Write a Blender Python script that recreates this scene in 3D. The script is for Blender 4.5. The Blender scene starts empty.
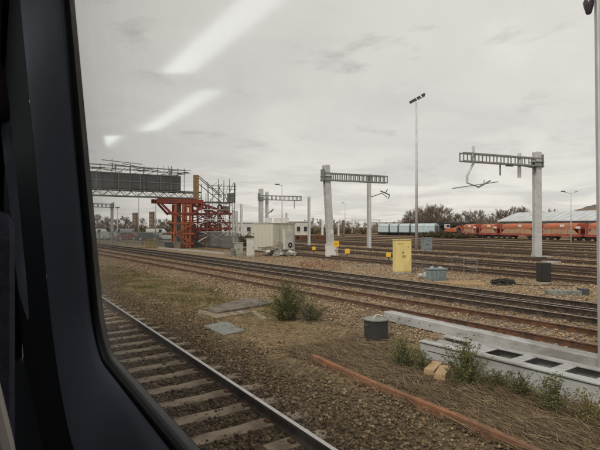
import bpy, bmesh, math, random
import numpy as np
from mathutils import Vector, Matrix
random.seed(7); rng = np.random.default_rng(7)
S = bpy.context.scene
R = math.radians
# ------------------------------------------------------------------ camera
# world: +Y runs along the tracks, +X away from the train, z = 0 is the ballast, camera sits 2.5 m above it
FPX, HY, EYE, YAW = 480.0, 227.0, 2.5, R(32.4)
cam = bpy.data.cameras.new('camera'); co = bpy.data.objects.new('camera', cam)
S.collection.objects.link(co); S.camera = co
co.location = (0, 0, EYE)
co.rotation_euler = (R(90.0) + math.atan2(HY - 225, FPX), 0, -YAW)
cam.sensor_width = 36.0; cam.lens = 36.0 * FPX / 600.0
cam.clip_start = 0.01; cam.clip_end = 5000
cam.dof.use_dof = True; cam.dof.focus_distance = 22; cam.dof.aperture_fstop = 16
# ------------------------------------------------------------------ sky, sun, exposure
SUN_EL, SUN_DIR = R(42), Vector((-0.85, -0.42, 0)).normalized()
SUN_AZ = math.atan2(SUN_DIR.x, SUN_DIR.y)
world = bpy.data.worlds.new('World'); S.world = world; world.use_nodes = True
nt = world.node_tree; nt.nodes.clear()
def N(t, k, **kw):
    n = t.nodes.new(k)
    for a, b in kw.items():
        if a.startswith('i_'): n.inputs[a[2:].replace('_', ' ')].default_value = b
        else: setattr(n, a, b)
    return n
out = N(nt, 'ShaderNodeOutputWorld'); bg = N(nt, 'ShaderNodeBackground'); bg.inputs['Strength'].default_value = 0.1
sky = N(nt, 'ShaderNodeTexSky', sky_type='NISHITA', sun_disc=False, sun_elevation=SUN_EL, sun_rotation=SUN_AZ)
tc = N(nt, 'ShaderNodeTexCoord'); sep = N(nt, 'ShaderNodeSeparateXYZ')
nt.links.new(tc.outputs['Generated'], sep.inputs[0])
zm = N(nt, 'ShaderNodeMath', operation='MAXIMUM'); zm.inputs[1].default_value = 0.0
nt.links.new(sep.outputs['Z'], zm.inputs[0])
za = N(nt, 'ShaderNodeMath', operation='ADD'); za.inputs[1].default_value = 0.09
nt.links.new(zm.outputs[0], za.inputs[0])
def div(o):
    d = N(nt, 'ShaderNodeMath', operation='DIVIDE'); nt.links.new(sep.outputs[o], d.inputs[0]); nt.links.new(za.outputs[0], d.inputs[1]); return d
dx, dy = div('X'), div('Y')
cmb = N(nt, 'ShaderNodeCombineXYZ'); nt.links.new(dx.outputs[0], cmb.inputs[0]); nt.links.new(dy.outputs[0], cmb.inputs[1])
n1 = N(nt, 'ShaderNodeTexNoise', i_Scale=0.62, i_Detail=9.0, i_Roughness=0.56, i_Distortion=0.5)
n2 = N(nt, 'ShaderNodeTexNoise', i_Scale=1.5, i_Detail=7.0, i_Roughness=0.62, i_Distortion=0.3)
mp = N(nt, 'ShaderNodeMapping'); mp.inputs['Location'].default_value = (3.1, 7.7, 0); mp.inputs['Scale'].default_value = (1, 1, 1)
nt.links.new(cmb.outputs[0], mp.inputs[0])
nt.links.new(mp.outputs[0], n1.inputs['Vector'])
mp2 = N(nt, 'ShaderNodeMapping'); mp2.inputs['Location'].default_value = (-7, -9, 4); nt.links.new(cmb.outputs[0], mp2.inputs[0])
nt.links.new(mp2.outputs[0], n2.inputs['Vector'])
def ramp(t, stops, interp='LINEAR'):
    r = N(t, 'ShaderNodeValToRGB'); e = r.color_ramp.elements; r.color_ramp.interpolation = interp
    e[0].position, e[0].color = stops[0][0], (*stops[0][1], 1)
    e[1].position, e[1].color = stops[-1][0], (*stops[-1][1], 1)
    for p, c in stops[1:-1]:
        k = e.new(p); k.color = (*c, 1)
    return r
# cloud sheet: bright grey cover with softer darker undersides (values are x10, background strength 0.1)
cr = ramp(nt, [(0.28, (7.9, 7.8, 7.6)), (0.42, (7.15, 7.02, 6.8)), (0.55, (6.75, 6.62, 6.42)), (0.66, (6.2, 6.1, 5.95)), (0.78, (5.7, 5.65, 5.55))])
nt.links.new(n1.outputs['Fac'], cr.inputs[0])
wr = ramp(nt, [(0.57, (0, 0, 0)), (0.67, (1, 1, 1))]); nt.links.new(n2.outputs['Fac'], wr.inputs[0])
wm = N(nt, 'ShaderNodeMix', data_type='RGBA', blend_type='MIX'); wm.inputs[7].default_value = (4.4, 4.25, 4.15, 1)
wf = N(nt, 'ShaderNodeMath', operation='MULTIPLY'); wf.inputs[1].default_value = 0.55
nt.links.new(wr.outputs[0], wf.inputs[0]); nt.links.new(wf.outputs[0], wm.inputs[0]); nt.links.new(cr.outputs[0], wm.inputs[6])
# low cumulus: bright heads and grey bases towards the horizon
n3 = N(nt, 'ShaderNodeTexNoise', i_Scale=0.85, i_Detail=10.0, i_Roughness=0.6, i_Distortion=0.7)
mp3 = N(nt, 'ShaderNodeMapping'); mp3.inputs['Location'].default_value = (-6, -11, 2); nt.links.new(cmb.outputs[0], mp3.inputs[0]); nt.links.new(mp3.outputs[0], n3.inputs['Vector'])
lr = ramp(nt, [(0.34, (8.6, 8.4, 8.1)), (0.46, (7.6, 7.4, 7.15)), (0.54, (6.3, 6.2, 6.1)), (0.62, (6.0, 5.95, 5.95)), (0.70, (6.6, 6.7, 6.9))]); nt.links.new(n3.outputs['Fac'], lr.inputs[0])
lm = N(nt, 'ShaderNodeMapRange'); lm.inputs[1].default_value = 0.30; lm.inputs[2].default_value = 0.06; lm.inputs[3].default_value = 0.0; lm.inputs[4].default_value = 0.75; nt.links.new(zm.outputs[0], lm.inputs[0])
lx = N(nt, 'ShaderNodeMix', data_type='RGBA'); nt.links.new(lm.outputs[0], lx.inputs[0]); nt.links.new(wm.outputs[2], lx.inputs[6]); nt.links.new(lr.outputs[0], lx.inputs[7])
mx = N(nt, 'ShaderNodeMix', data_type='RGBA'); mx.inputs[0].default_value = 0.94
nt.links.new(sky.outputs[0], mx.inputs[6]); nt.links.new(lx.outputs[2], mx.inputs[7])
nt.links.new(mx.outputs[2], bg.inputs['Color']); nt.links.new(bg.outputs[0], out.inputs['Surface'])
sl = bpy.data.lights.new('sun', 'SUN'); sl.energy = 1.75; sl.angle = R(14); sl.color = (1.0, 0.95, 0.87)
so = bpy.data.objects.new('sun', sl); S.collection.objects.link(so)
sd = Vector((SUN_DIR.x * math.cos(SUN_EL), SUN_DIR.y * math.cos(SUN_EL), math.sin(SUN_EL)))
so.rotation_euler = sd.to_track_quat('Z', 'Y').to_euler(); so.location = (-30, 5, 40)
S.view_settings.view_transform = 'Standard'; S.view_settings.look = 'None'
S.view_settings.exposure = 0.2; S.view_settings.gamma = 1.0; S.view_settings.use_curve_mapping = False
S.cycles.use_denoising = True; S.cycles.max_bounces = 6; S.cycles.transparent_max_bounces = 12
S.cycles.sample_clamp_indirect = 6

# ------------------------------------------------------------------ helpers
def G(px, py, z=0.0):
    """photo pixel (600x450) -> point on the level z"""
    w = (EYE - z) * FPX / (py - HY); return W(px, w)
def W(px, w):
    x = (px - 300) / FPX * w
    return Vector((x * math.cos(YAW) + w * math.sin(YAW), w * math.cos(YAW) - x * math.sin(YAW), 0))
def ZT(py, w): return EYE - (py - HY) / FPX * w
def online(p0, p1, px):
    """point of the ground line p0-p1 in the direction of column px"""
    c, s = math.cos(YAW), math.sin(YAW); k = (px - 300) / FPX
    h = lambda p: (p.x * c - p.y * s) - k * (p.x * s + p.y * c)
    a, b = h(p0), h(p1); return p0 + (p1 - p0) * (a / (a - b))

def mat(name, base, rough=0.7, metal=0.0, var=0.25, scale=4.0, second=None, sec_amt=0.5, sec_scale=3.0, bump=0.15, bscale=40.0, stretch=(1, 1, 1), spec=0.4):
    m = bpy.data.materials.new(name); m.use_nodes = True; t = m.node_tree
    b = t.nodes['Principled BSDF']; b.inputs['Roughness'].default_value = rough; b.inputs['Metallic'].default_value = metal
    b.inputs['Specular IOR Level'].default_value = spec
    c = N(t, 'ShaderNodeTexCoord'); mp = N(t, 'ShaderNodeMapping'); mp.inputs['Scale'].default_value = stretch
    t.links.new(c.outputs['Object'], mp.inputs[0])
    n = N(t, 'ShaderNodeTexNoise', i_Scale=scale, i_Detail=6.0, i_Roughness=0.6); t.links.new(mp.outputs[0], n.inputs['Vector'])
    lo = tuple(x * (1 - var) for x in base); hi = tuple(min(1, x * (1 + var)) for x in base)
    r = ramp(t, [(0.3, lo), (0.7, hi)]); t.links.new(n.outputs['Fac'], r.inputs[0])
    col = r.outputs[0]
    if second:
        n2 = N(t, 'ShaderNodeTexNoise', i_Scale=sec_scale, i_Detail=8.0, i_Roughness=0.65); t.links.new(mp.outputs[0], n2.inputs['Vector'])
        p = 0.5 + (0.5 - sec_amt) * 0.45
        r2 = ramp(t, [(p - 0.07, (0, 0, 0)), (p + 0.07, (1, 1, 1))]); t.links.new(n2.outputs['Fac'], r2.inputs[0])
        k = N(t, 'ShaderNodeMix', data_type='RGBA'); k.inputs[7].default_value = (*second, 1)
        t.links.new(r2.outputs[0], k.inputs[0]); t.links.new(col, k.inputs[6]); col = k.outputs[2]
    t.links.new(col, b.inputs['Base Color'])
    if bump:
        n3 = N(t, 'ShaderNodeTexNoise', i_Scale=bscale, i_Detail=4.0); t.links.new(c.outputs['Object'], n3.inputs['Vector'])
        bp = N(t, 'ShaderNodeBump', i_Strength=bump, i_Distance=0.02); t.links.new(n3.outputs['Fac'], bp.inputs['Height'])
        t.links.new(bp.outputs[0], b.inputs['Normal'])
    return m
def attr_mat(name, rough=0.9, bump=0.0):
    m = bpy.data.materials.new(name); m.use_nodes = True; t = m.node_tree
    b = t.nodes['Principled BSDF']; b.inputs['Roughness'].default_value = rough; b.inputs['Specular IOR Level'].default_value = 0.15
    a = N(t, 'ShaderNodeAttribute', attribute_name='tint'); t.links.new(a.outputs['Color'], b.inputs['Base Color'])
    return m
M = {}
M['steel'] = mat('galvanised', (0.56, 0.57, 0.565), 0.6, 0.1, 0.10, 3, (0.47, 0.48, 0.475), 0.45, 1.4, 0.08)
M['steel_dark'] = mat('weathered_steel', (0.20, 0.21, 0.21), 0.6, 0.3, 0.2, 3, (0.11, 0.10, 0.09), 0.35, 2)
M['lattice'] = mat('lattice_steel', (0.24, 0.245, 0.245), 0.6, 0.15, 0.2, 4)
M['red'] = mat('red_oxide_paint', (0.27, 0.05, 0.03), 0.6, 0, 0.25, 2, (0.13, 0.05, 0.035), 0.4, 2.5)
M['orange_red'] = mat('orange_red_paint', (0.38, 0.11, 0.045), 0.6, 0, 0.25, 2, (0.17, 0.06, 0.035), 0.35, 2.5)
M['ochre'] = mat('ochre_board', (0.33, 0.20, 0.08), 0.8, 0, 0.25, 2)
M['mesh_panel'] = mat('dark_screen', (0.085, 0.09, 0.095), 0.5, 0.0, 0.3, 1.2, (0.10, 0.105, 0.11), 0.4, 0.8)
M['rust'] = mat('rusty_rail', (0.15, 0.068, 0.034), 0.85, 0.1, 0.3, 6, (0.07, 0.042, 0.028), 0.45, 5)
M['rust_bright'] = mat('orange_rust', (0.27, 0.12, 0.062), 0.9, 0.0, 0.3, 9, (0.17, 0.088, 0.052), 0.47, 3.2, 0.5)
M['railtop'] = mat('polished_rail_head', (0.55, 0.54, 0.52), 0.28, 0.9, 0.1, 10, (0.30, 0.25, 0.20), 0.25, 6, 0.0)
M['railtop_dull'] = mat('dull_rail_head', (0.30, 0.24, 0.19), 0.45, 0.5, 0.2, 10, (0.16, 0.09, 0.055), 0.5, 6, 0.0)
M['railtop_mid'] = mat('worn_rail_head', (0.42, 0.39, 0.35), 0.4, 0.6, 0.2, 10, (0.25, 0.18, 0.13), 0.4, 6, 0.0)
M['sleeper'] = mat('concrete_sleeper', (0.34, 0.272, 0.19), 0.95, 0, 0.25, 6, (0.17, 0.132, 0.092), 0.45, 3, 0.35)
M['sleeper_old'] = mat('dirty_sleeper', (0.15, 0.115, 0.085), 0.95, 0, 0.25, 6)
M['concrete'] = mat('concrete', (0.40, 0.40, 0.38), 0.9, 0, 0.12, 4, (0.29, 0.28, 0.26), 0.4, 3, 0.25)
M['beam'] = mat('pale_grey_beam', (0.42, 0.43, 0.43), 0.75, 0.0, 0.14, 5, (0.245, 0.24, 0.225), 0.46, 1.8, 0.3, stretch=(1, .4, 1))
M['slab_dark'] = mat('dirty_slab', (0.19, 0.165, 0.135), 0.95, 0, 0.25, 5, (0.10, 0.085, 0.06), 0.45, 3.5, 0.4)
M['slab_grey'] = mat('grey_slab', (0.235, 0.245, 0.23), 0.9, 0, 0.2, 6, (0.15, 0.14, 0.11), 0.4, 5, 0.3)
M['wood'] = mat('sawn_timber', (0.44, 0.30, 0.17), 0.85, 0, 0.2, 6, (0.30, 0.20, 0.11), 0.4, 8, 0.2, stretch=(1, .15, 1))
M['wood_old'] = mat('weathered_timber', (0.30, 0.24, 0.17), 0.9, 0, 0.3, 6, (0.14, 0.11, 0.08), 0.4, 4)
M['cream'] = mat('cream_cladding', (0.55, 0.53, 0.45), 0.7, 0, 0.08, 2, (0.43, 0.41, 0.34), 0.35, 1.2, 0.05, stretch=(1, 1, .3))
M['pale'] = mat('pale_cabinet', (0.55, 0.55, 0.50), 0.6, 0, 0.1, 3, (0.42, 0.41, 0.36), 0.3, 2, 0.05)
M['greenish'] = mat('grey_green_cabinet', (0.36, 0.36, 0.30), 0.65, 0, 0.12, 3, (0.25, 0.24, 0.19), 0.35, 2, 0.05)
M['white'] = mat('white_paint', (0.68, 0.68, 0.66), 0.55, 0, 0.06, 3, (0.52, 0.51, 0.47), 0.3, 2, 0.03)
M['yellow'] = mat('yellow_cabinet_paint', (0.72, 0.59, 0.24), 0.6, 0, 0.1, 2.5, (0.56, 0.45, 0.18), 0.35, 2.5, 0.05, stretch=(1, 1, .4))
M['yellow_sign'] = mat('yellow_plastic', (0.75, 0.45, 0.03), 0.5, 0, 0.08, 4)
M['yellow_dull'] = mat('dull_yellow_steel', (0.40, 0.32, 0.08), 0.6, 0, 0.2, 4)
M['black'] = mat('black_plastic', (0.022, 0.021, 0.02), 0.6, 0, 0.3, 6)
M['dark_grey'] = mat('dark_grey_paint', (0.06, 0.06, 0.06), 0.6, 0, 0.25, 5)
M['blue_grey'] = mat('blue_grey_box', (0.19, 0.235, 0.25), 0.6, 0, 0.15, 4, (0.13, 0.14, 0.14), 0.35, 3)
M['fence'] = mat('palisade_steel', (0.17, 0.185, 0.175), 0.7, 0.2, 0.2, 3)
M['wagon_blue'] = mat('pale_blue_wagon_side', (0.44, 0.53, 0.57), 0.55, 0, 0.1, .6, (0.36, 0.42, 0.45), 0.4, .8, 0, stretch=(1, 1, .3))
M['wagon_orange'] = mat('faded_orange_wagon', (0.46, 0.118, 0.048), 0.7, 0, 0.2, .8, (0.34, 0.125, 0.065), 0.5, .7, 0, stretch=(.4, .4, 1))
M['wagon_tan'] = mat('tan_wagon_panel', (0.40, 0.255, 0.155), 0.75, 0, 0.12, .9, (0.34, 0.19, 0.115), 0.4, .9, 0, stretch=(.4, .4, 1))
M['wagon_red'] = mat('red_wagon_frame', (0.34, 0.065, 0.045), 0.6, 0, 0.2, 1.5)
M['roof_white'] = mat('pale_sheet_roof', (0.52, 0.55, 0.57), 0.5, 0.0, 0.08, .3, (0.44, 0.46, 0.47), 0.4, .4, 0)
M['wall_grey'] = mat('grey_shed_wall', (0.26, 0.25, 0.24), 0.8, 0, 0.15, .4)
M['wall_white'] = mat('white_building_wall', (0.52, 0.52, 0.49), 0.8, 0, 0.08, .4)
M['brick_far'] = mat('brown_brick_tower', (0.25, 0.19, 0.15), 0.9, 0, 0.2, .5)
M['glass_dark'] = mat('dark_window', (0.03, 0.035, 0.04), 0.15, 0, 0.2, 1, bump=0)
M['bark'] = mat('winter_bark', (0.19, 0.15, 0.115), 0.95, 0, 0.25, 1, bump=0)
M['bark2'] = mat('pale_winter_bark', (0.23, 0.18, 0.125), 0.95, 0, 0.25, 1, bump=0)
M['scrub'] = mat('brown_scrub', (0.085, 0.07, 0.035), 0.95, 0, 0.35, 1, bump=0)
M['stem'] = mat('weed_stem', (0.13, 0.12, 0.06), 0.9, 0, 0.3, 6, bump=0)
M['tint'] = attr_mat('stone_and_straw')
M['hill'] = mat('brown_spoil_heap', (0.15, 0.115, 0.085), 0.95, 0, 0.3, .08, (0.22, 0.18, 0.14), 0.4, .05, 0)
M['panel_blue'] = mat('slate_blue_trim', (0.30, 0.315, 0.41), 0.42, 0, 0.06, 3, bump=0.02, bscale=200)
M['panel_dark'] = mat('dark_interior_wall', (0.028, 0.028, 0.038), 0.6, 0, 0.1, 3, bump=0.02)
M['seat'] = mat('navy_moquette', (0.014, 0.015, 0.03), 0.95, 0, 0.4, 60, bump=0.3, bscale=300)
M['seat_shell'] = mat('grey_seat_shell', (0.30, 0.27, 0.25), 0.5, 0, 0.08, 4, bump=0)
M['ceiling'] = mat('carriage_ceiling', (0.30, 0.30, 0.29), 0.6, 0, 0.05, 2, bump=0)
M['rubber'] = mat('black_rubber', (0.012, 0.012, 0.013), 0.45, 0, 0.2, 20, bump=0.05)
M['body'] = mat('carriage_body_paint', (0.03, 0.035, 0.07), 0.4, 0, 0.1, 2, bump=0)
M['porcelain'] = mat('brown_porcelain', (0.05, 0.035, 0.05), 0.25, 0, 0.1, 5, bump=0)
M['moss'] = mat('moss', (0.10, 0.10, 0.035), 0.95, 0, 0.3, 8)
def emis(name, c, s):
    m = bpy.data.materials.new(name); m.use_nodes = True; t = m.node_tree; t.nodes.clear()
    o = N(t, 'ShaderNodeOutputMaterial'); e = N(t, 'ShaderNodeEmission'); e.inputs[0].default_value = (*c, 1); e.inputs[1].default_value = s
    t.links.new(e.outputs[0], o.inputs[0]); return m
M['lamp'] = emis('lit_diffuser', (0.92, 1.0, 0.97), 1.35)
def glass_mat():
    m = bpy.data.materials.new('window_pane_glass'); m.use_nodes = True; t = m.node_tree; t.nodes.clear()
    o = N(t, 'ShaderNodeOutputMaterial'); tr = N(t, 'ShaderNodeBsdfTransparent'); tr.inputs[0].default_value = (0.955, 0.936, 0.89, 1)
    gl = N(t, 'ShaderNodeBsdfGlossy'); gl.inputs['Roughness'].default_value = 0.085; gl.inputs['Color'].default_value = (1, 1, 1, 1)
    fr = N(t, 'ShaderNodeFresnel'); fr.inputs[0].default_value = 1.5
    a = N(t, 'ShaderNodeMixShader'); t.links.new(fr.outputs[0], a.inputs[0]); t.links.new(tr.outputs[0], a.inputs[1]); t.links.new(gl.outputs[0], a.inputs[2])
    # thin uneven film of dirt, plus milky haze painted in towards the left edge
    c = N(t, 'ShaderNodeTexCoord'); n = N(t, 'ShaderNodeTexNoise', i_Scale=7.0, i_Detail=8.0, i_Roughness=0.7); t.links.new(c.outputs['Object'], n.inputs['Vector'])
    r = N(t, 'ShaderNodeMapRange'); r.inputs[1].default_value = 0.42; r.inputs[2].default_value = 0.75; r.inputs[3].default_value = 0.008; r.inputs[4].default_value = 0.06
    t.links.new(n.outputs['Fac'], r.inputs[0])
    sy = N(t, 'ShaderNodeSeparateXYZ'); t.links.new(c.outputs['Object'], sy.inputs[0])
    ed = N(t, 'ShaderNodeMapRange', interpolation_type='SMOOTHSTEP'); ed.inputs[1].default_value = 0.85; ed.inputs[2].default_value = 1.42; ed.inputs[3].default_value = 0.0; ed.inputs[4].default_value = 0.16; t.links.new(sy.outputs['Y'], ed.inputs[0])
    em = N(t, 'ShaderNodeMath', operation='MULTIPLY'); t.links.new(ed.outputs[0], em.inputs[0]); t.links.new(n.outputs['Fac'], em.inputs[1])
    ea = N(t, 'ShaderNodeMath', operation='ADD'); t.links.new(em.outputs[0], ea.inputs[0]); t.links.new(r.outputs[0], ea.inputs[1])
    d = N(t, 'ShaderNodeBsdfTranslucent'); d.inputs[0].default_value = (0.5, 0.48, 0.44, 1)
    b = N(t, 'ShaderNodeMixShader'); t.links.new(ea.outputs[0], b.inputs[0]); t.links.new(a.outputs[0], b.inputs[1]); t.links.new(d.outputs[0], b.inputs[2])
    t.links.new(b.outputs[0], o.inputs[0]); return m
M['pane'] = glass_mat()

C = S.collection
class MB:
    def __init__(s): s.v = []; s.f = []
    def add(s, v, f):
        o = len(s.v); s.v += [tuple(p) for p in v]; s.f += [tuple(i + o for i in q) for q in f]; return s
    def box(s, c, d, rz=0.0, mtx=None):
        x, y, z = d[0] / 2, d[1] / 2, d[2] / 2
        v = [Vector((a * x, b * y, e * z)) for a in (-1, 1) for b in (-1, 1) for e in (-1, 1)]
        if rz: v = [Matrix.Rotation(rz, 3, 'Z') @ p for p in v]
        if mtx: v = [mtx @ p for p in v]
        v = [p + Vector(c) for p in v]
        return s.add(v, [(0, 1, 3, 2), (4, 6, 7, 5), (0, 4, 5, 1), (2, 3, 7, 6), (0, 2, 6, 4), (1, 5, 7, 3)])
    def bar(s, p0, p1, w, h=None):
        h = h or w; p0, p1 = Vector(p0), Vector(p1); d = p1 - p0
        m = d.to_track_quat('Y', 'Z').to_matrix()
        return s.box((p0 + p1) / 2, (w, d.length, h), mtx=m)
    def tube(s, p0, p1, r0, r1=None, n=8, caps=True):
        r1 = r0 if r1 is None else r1; p0, p1 = Vector(p0), Vector(p1); m = (p1 - p0).to_track_quat('Z', 'Y').to_matrix()
        v = []
        for p, r in ((p0, r0), (p1, r1)):
            for i in range(n):
                a = 2 * math.pi * i / n; v.append(p + m @ Vector((math.cos(a) * r, math.sin(a) * r, 0)))
        f = [(i, (i + 1) % n, n + (i + 1) % n, n + i) for i in range(n)]
        if caps: f += [tuple(range(n - 1, -1, -1)), tuple(range(n, 2 * n))]
        return s.add(v, f)
    def prism(s, poly, y0, y1):
        """(x,z) polygon extruded along y"""
        n = len(poly); v = [(x, y0, z) for x, z in poly] + [(x, y1, z) for x, z in poly]
        return s.add(v, [(i, n + i, n + (i + 1) % n, (i + 1) % n) for i in range(n)] + [tuple(range(n)), tuple(range(2 * n - 1, n - 1, -1))])
    def lathe(s, prof, n=20):
        v = [(r * math.cos(2 * math.pi * i / n), r * math.sin(2 * math.pi * i / n), z) for r, z in prof for i in range(n)]
        f = [(k * n + i, k * n + (i + 1) % n, (k + 1) * n + (i + 1) % n, (k + 1) * n + i) for k in range(len(prof) - 1) for i in range(n)]
        f += [tuple(range(n - 1, -1, -1)), tuple(range((len(prof) - 1) * n, len(prof) * n))]
        return s.add(v, f)
    def mesh(s, name, m, smooth=False):
        me = bpy.data.meshes.new(name); me.from_pydata(s.v, [], s.f); me.materials.append(M[m])
        b = bmesh.new(); b.from_mesh(me); bmesh.ops.recalc_face_normals(b, faces=b.faces); b.to_mesh(me); b.free()
        if smooth: me.polygons.foreach_set('use_smooth', [True] * len(me.polygons))
        return me
    def build(s, name, m, parent=None, smooth=False, bevel=0.0):
        o = put(name, s.mesh(name, m, smooth), parent)
        if bevel:
            k = o.modifiers.new('bevel', 'BEVEL'); k.width = bevel; k.segments = 2; k.limit_method = 'ANGLE'; k.angle_limit = R(40)
        return o
def put(name, data, parent=None, loc=None, rz=None):
    o = bpy.data.objects.new(name, data); C.objects.link(o); o.parent = parent
    if loc is not None: o.location = loc
    if rz is not None: o.rotation_euler = (0, 0, rz)
    return o
def tag(o, label=None, cat=None, group=None, kind=None):
    for k, v in (('label', label), ('category', cat), ('group', group), ('kind', kind)):
        if v: o[k] = v
    return o
def thing(name, label, cat, loc=(0, 0, 0), rz=0.0, group=None):
    return tag(put(name, None, None, loc, rz), label, cat, group)
_cyl = {}
def rod(parent, name, p0, p1, r, m, n=6):
    """one straight tube as its own part, sharing one mesh per material"""
    if (m, n) not in _cyl: _cyl[(m, n)] = MB().tube((0, 0, 0), (0, 0, 1), 1, 1, n).mesh('tube', m, False)
    p0, p1 = Vector(p0), Vector(p1); o = put(name, _cyl[(m, n)], parent, p0)
    o.rotation_mode = 'QUATERNION'; o.rotation_quaternion = (p1 - p0).to_track_quat('Z', 'Y'); o.scale = (r, r, (p1 - p0).length)
    return o
_box = {}
def bit(parent, name, c, d, m, rz=0.0):
    """one box as its own part, sharing one mesh per material"""
    if m not in _box: _box[m] = MB().box((0, 0, 0), (1, 1, 1)).mesh('block', m)
    o = put(name, _box[m], parent, c, rz); o.scale = d; return o
def beam(parent, name, p0, p1, w, h, m):
    if m not in _box: _box[m] = MB().box((0, 0, 0), (1, 1, 1)).mesh('block', m)
    p0, p1 = Vector(p0), Vector(p1); o = put(name, _box[m], parent, (p0 + p1) / 2)
    o.rotation_mode = 'QUATERNION'; o.rotation_quaternion = (p1 - p0).to_track_quat('Y', 'Z'); o.scale = (w, (p1 - p0).length, h); return o

# ------------------------------------------------------------------ ground
def ground_mat():
    m = bpy.data.materials.new('yard_ground'); m.use_nodes = True; t = m.node_tree; b = t.nodes['Principled BSDF']
    b.inputs['Roughness'].default_value = 0.95; b.inputs['Specular IOR Level'].default_value = 0.1
    c = N(t, 'ShaderNodeTexCoord'); s = N(t, 'ShaderNodeSeparateXYZ'); t.links.new(c.outputs['Object'], s.inputs[0])
    def mth(op, a, bb):
        n = N(t, 'ShaderNodeMath', operation=op)
        for i, q in enumerate((a, bb)):
            if isinstance(q, (int, float)): n.inputs[i].default_value = q
            else: t.links.new(q, n.inputs[i])
        return n.outputs[0]
    nz = N(t, 'ShaderNodeTexNoise', i_Scale=0.55, i_Detail=8.0, i_Roughness=0.65); t.links.new(c.outputs['Object'], nz.inputs['Vector'])
    # distance across the tracks, following their slight skew, wobbled
    xs = mth('ADD', s.outputs['X'], mth('MULTIPLY', s.outputs['Y'], 0.05))
    xx = mth('ADD', xs, mth('MULTIPLY', mth('SUBTRACT', nz.outputs['Fac'], 0.5), 1.6))
    f = mth('DIVIDE', xx, 30.0)
    st = [(0.0, (.085, .066, .045)), (.14, (.09, .069, .047)), (.158, (.125, .097, .062)), (.185, (.215, .162, .098)), (.235, (.225, .172, .104)), (.275, (.20, .158, .103)),
          (.30, (.25, .195, .138)), (.35, (.22, .167, .115)), (.375, (.255, .20, .145)), (.42, (.23, .175, .125)), (.452, (.135, .10, .07)), (.55, (.135, .10, .07)), (.585, (.25, .195, .138)), (.70, (.275, .215, .152)), (.755, (.12, .087, .06)),
          (.80, (.20, .152, .107)), (.86, (.235, .182, .13)), (.92, (.125, .092, .064)), (1.0, (.17, .13, .092))]
    r = ramp(t, st); t.links.new(f, r.inputs[0])
    # far yard: streaks along the tracks
    mp = N(t, 'ShaderNodeMapping'); mp.inputs['Scale'].default_value = (0.55, 0.05, 1); t.links.new(c.outputs['Object'], mp.inputs[0])
    n2 = N(t, 'ShaderNodeTexNoise', i_Scale=1.0, i_Detail=8.0, i_Roughness=0.62); t.links.new(mp.outputs[0], n2.inputs['Vector'])
    r2 = ramp(t, [(0.38, (.10, .073, .052)), (0.46, (.16, .12, .085)), (0.54, (.235, .183, .132)), (0.64, (.29, .235, .17))]); t.links.new(n2.outputs['Fac'], r2.inputs[0])
    k = N(t, 'ShaderNodeMix', data_type='RGBA'); fr = N(t, 'ShaderNodeMapRange'); fr.inputs[1].default_value = 27; fr.inputs[2].default_value = 33
    t.links.new(xs, fr.inputs[0]); t.links.new(fr.outputs[0], k.inputs[0]); t.links.new(r.outputs[0], k.inputs[6]); t.links.new(r2.outputs[0], k.inputs[7])
    # moss and thin grass between the near line and the running lines, stronger further along
    gx = N(t, 'ShaderNodeMapRange'); gx.inputs[1].default_value = 9.0; gx.inputs[2].default_value = 15.0; t.links.new(s.outputs['Y'], gx.inputs[0])
    ga = N(t, 'ShaderNodeMapRange'); ga.inputs[1].default_value = 5.0; ga.inputs[2].default_value = 5.9; t.links.new(xs, ga.inputs[0])
    gb = N(t, 'ShaderNodeMapRange'); gb.inputs[1].default_value = 8.6; gb.inputs[2].default_value = 7.4; t.links.new(xs, gb.inputs[0])
    n4 = N(t, 'ShaderNodeTexNoise', i_Scale=0.9, i_Detail=9.0, i_Roughness=0.7); t.links.new(c.outputs['Object'], n4.inputs['Vector'])
    gn = N(t, 'ShaderNodeMapRange'); gn.inputs[1].default_value = 0.40; gn.inputs[2].default_value = 0.58; t.links.new(n4.outputs['Fac'], gn.inputs[0])
    gm = mth('MULTIPLY', mth('MULTIPLY', gx.outputs[0], gn.outputs[0]), mth('MULTIPLY', ga.outputs[0], gb.outputs[0]))
    k2 = N(t, 'ShaderNodeMix', data_type='RGBA'); k2.inputs[7].default_value = (.105, .092, .033, 1); t.links.new(mth('MULTIPLY', gm, .85), k2.inputs[0]); t.links.new(k.outputs[2], k2.inputs[6])
    # pebbly mottling
    v = N(t, 'ShaderNodeTexVoronoi', i_Scale=14.0); t.links.new(c.outputs['Object'], v.inputs['Vector'])
    sv = N(t, 'ShaderNodeSeparateColor'); t.links.new(v.outputs['Color'], sv.inputs[0])
    mr = N(t, 'ShaderNodeMapRange'); mr.inputs[3].default_value = 0.6; mr.inputs[4].default_value = 1.4; t.links.new(sv.outputs[0], mr.inputs[0])
    n5 = N(t, 'ShaderNodeTexNoise', i_Scale=3.0, i_Detail=8.0, i_Roughness=0.7); t.links.new(c.outputs['Object'], n5.inputs['Vector'])
    m5 = N(t, 'ShaderNodeMapRange'); m5.inputs[1].default_value = .25; m5.inputs[2].default_value = .75; m5.inputs[3].default_value = 0.62; m5.inputs[4].default_value = 1.38; t.links.new(n5.outputs['Fac'], m5.inputs[0])
    vm = N(t, 'ShaderNodeVectorMath', operation='SCALE'); t.links.new(k2.outputs[2], vm.inputs[0]); t.links.new(mth('MULTIPLY', mr.outputs[0], m5.outputs[0]), vm.inputs['Scale'])
    ve = N(t, 'ShaderNodeVectorMath', operation='MULTIPLY'); ve.inputs[1].default_value = (1.05, 1.0, .90); t.links.new(vm.outputs[0], ve.inputs[0])
    t.links.new(ve.outputs[0], b.inputs['Base Color'])
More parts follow.
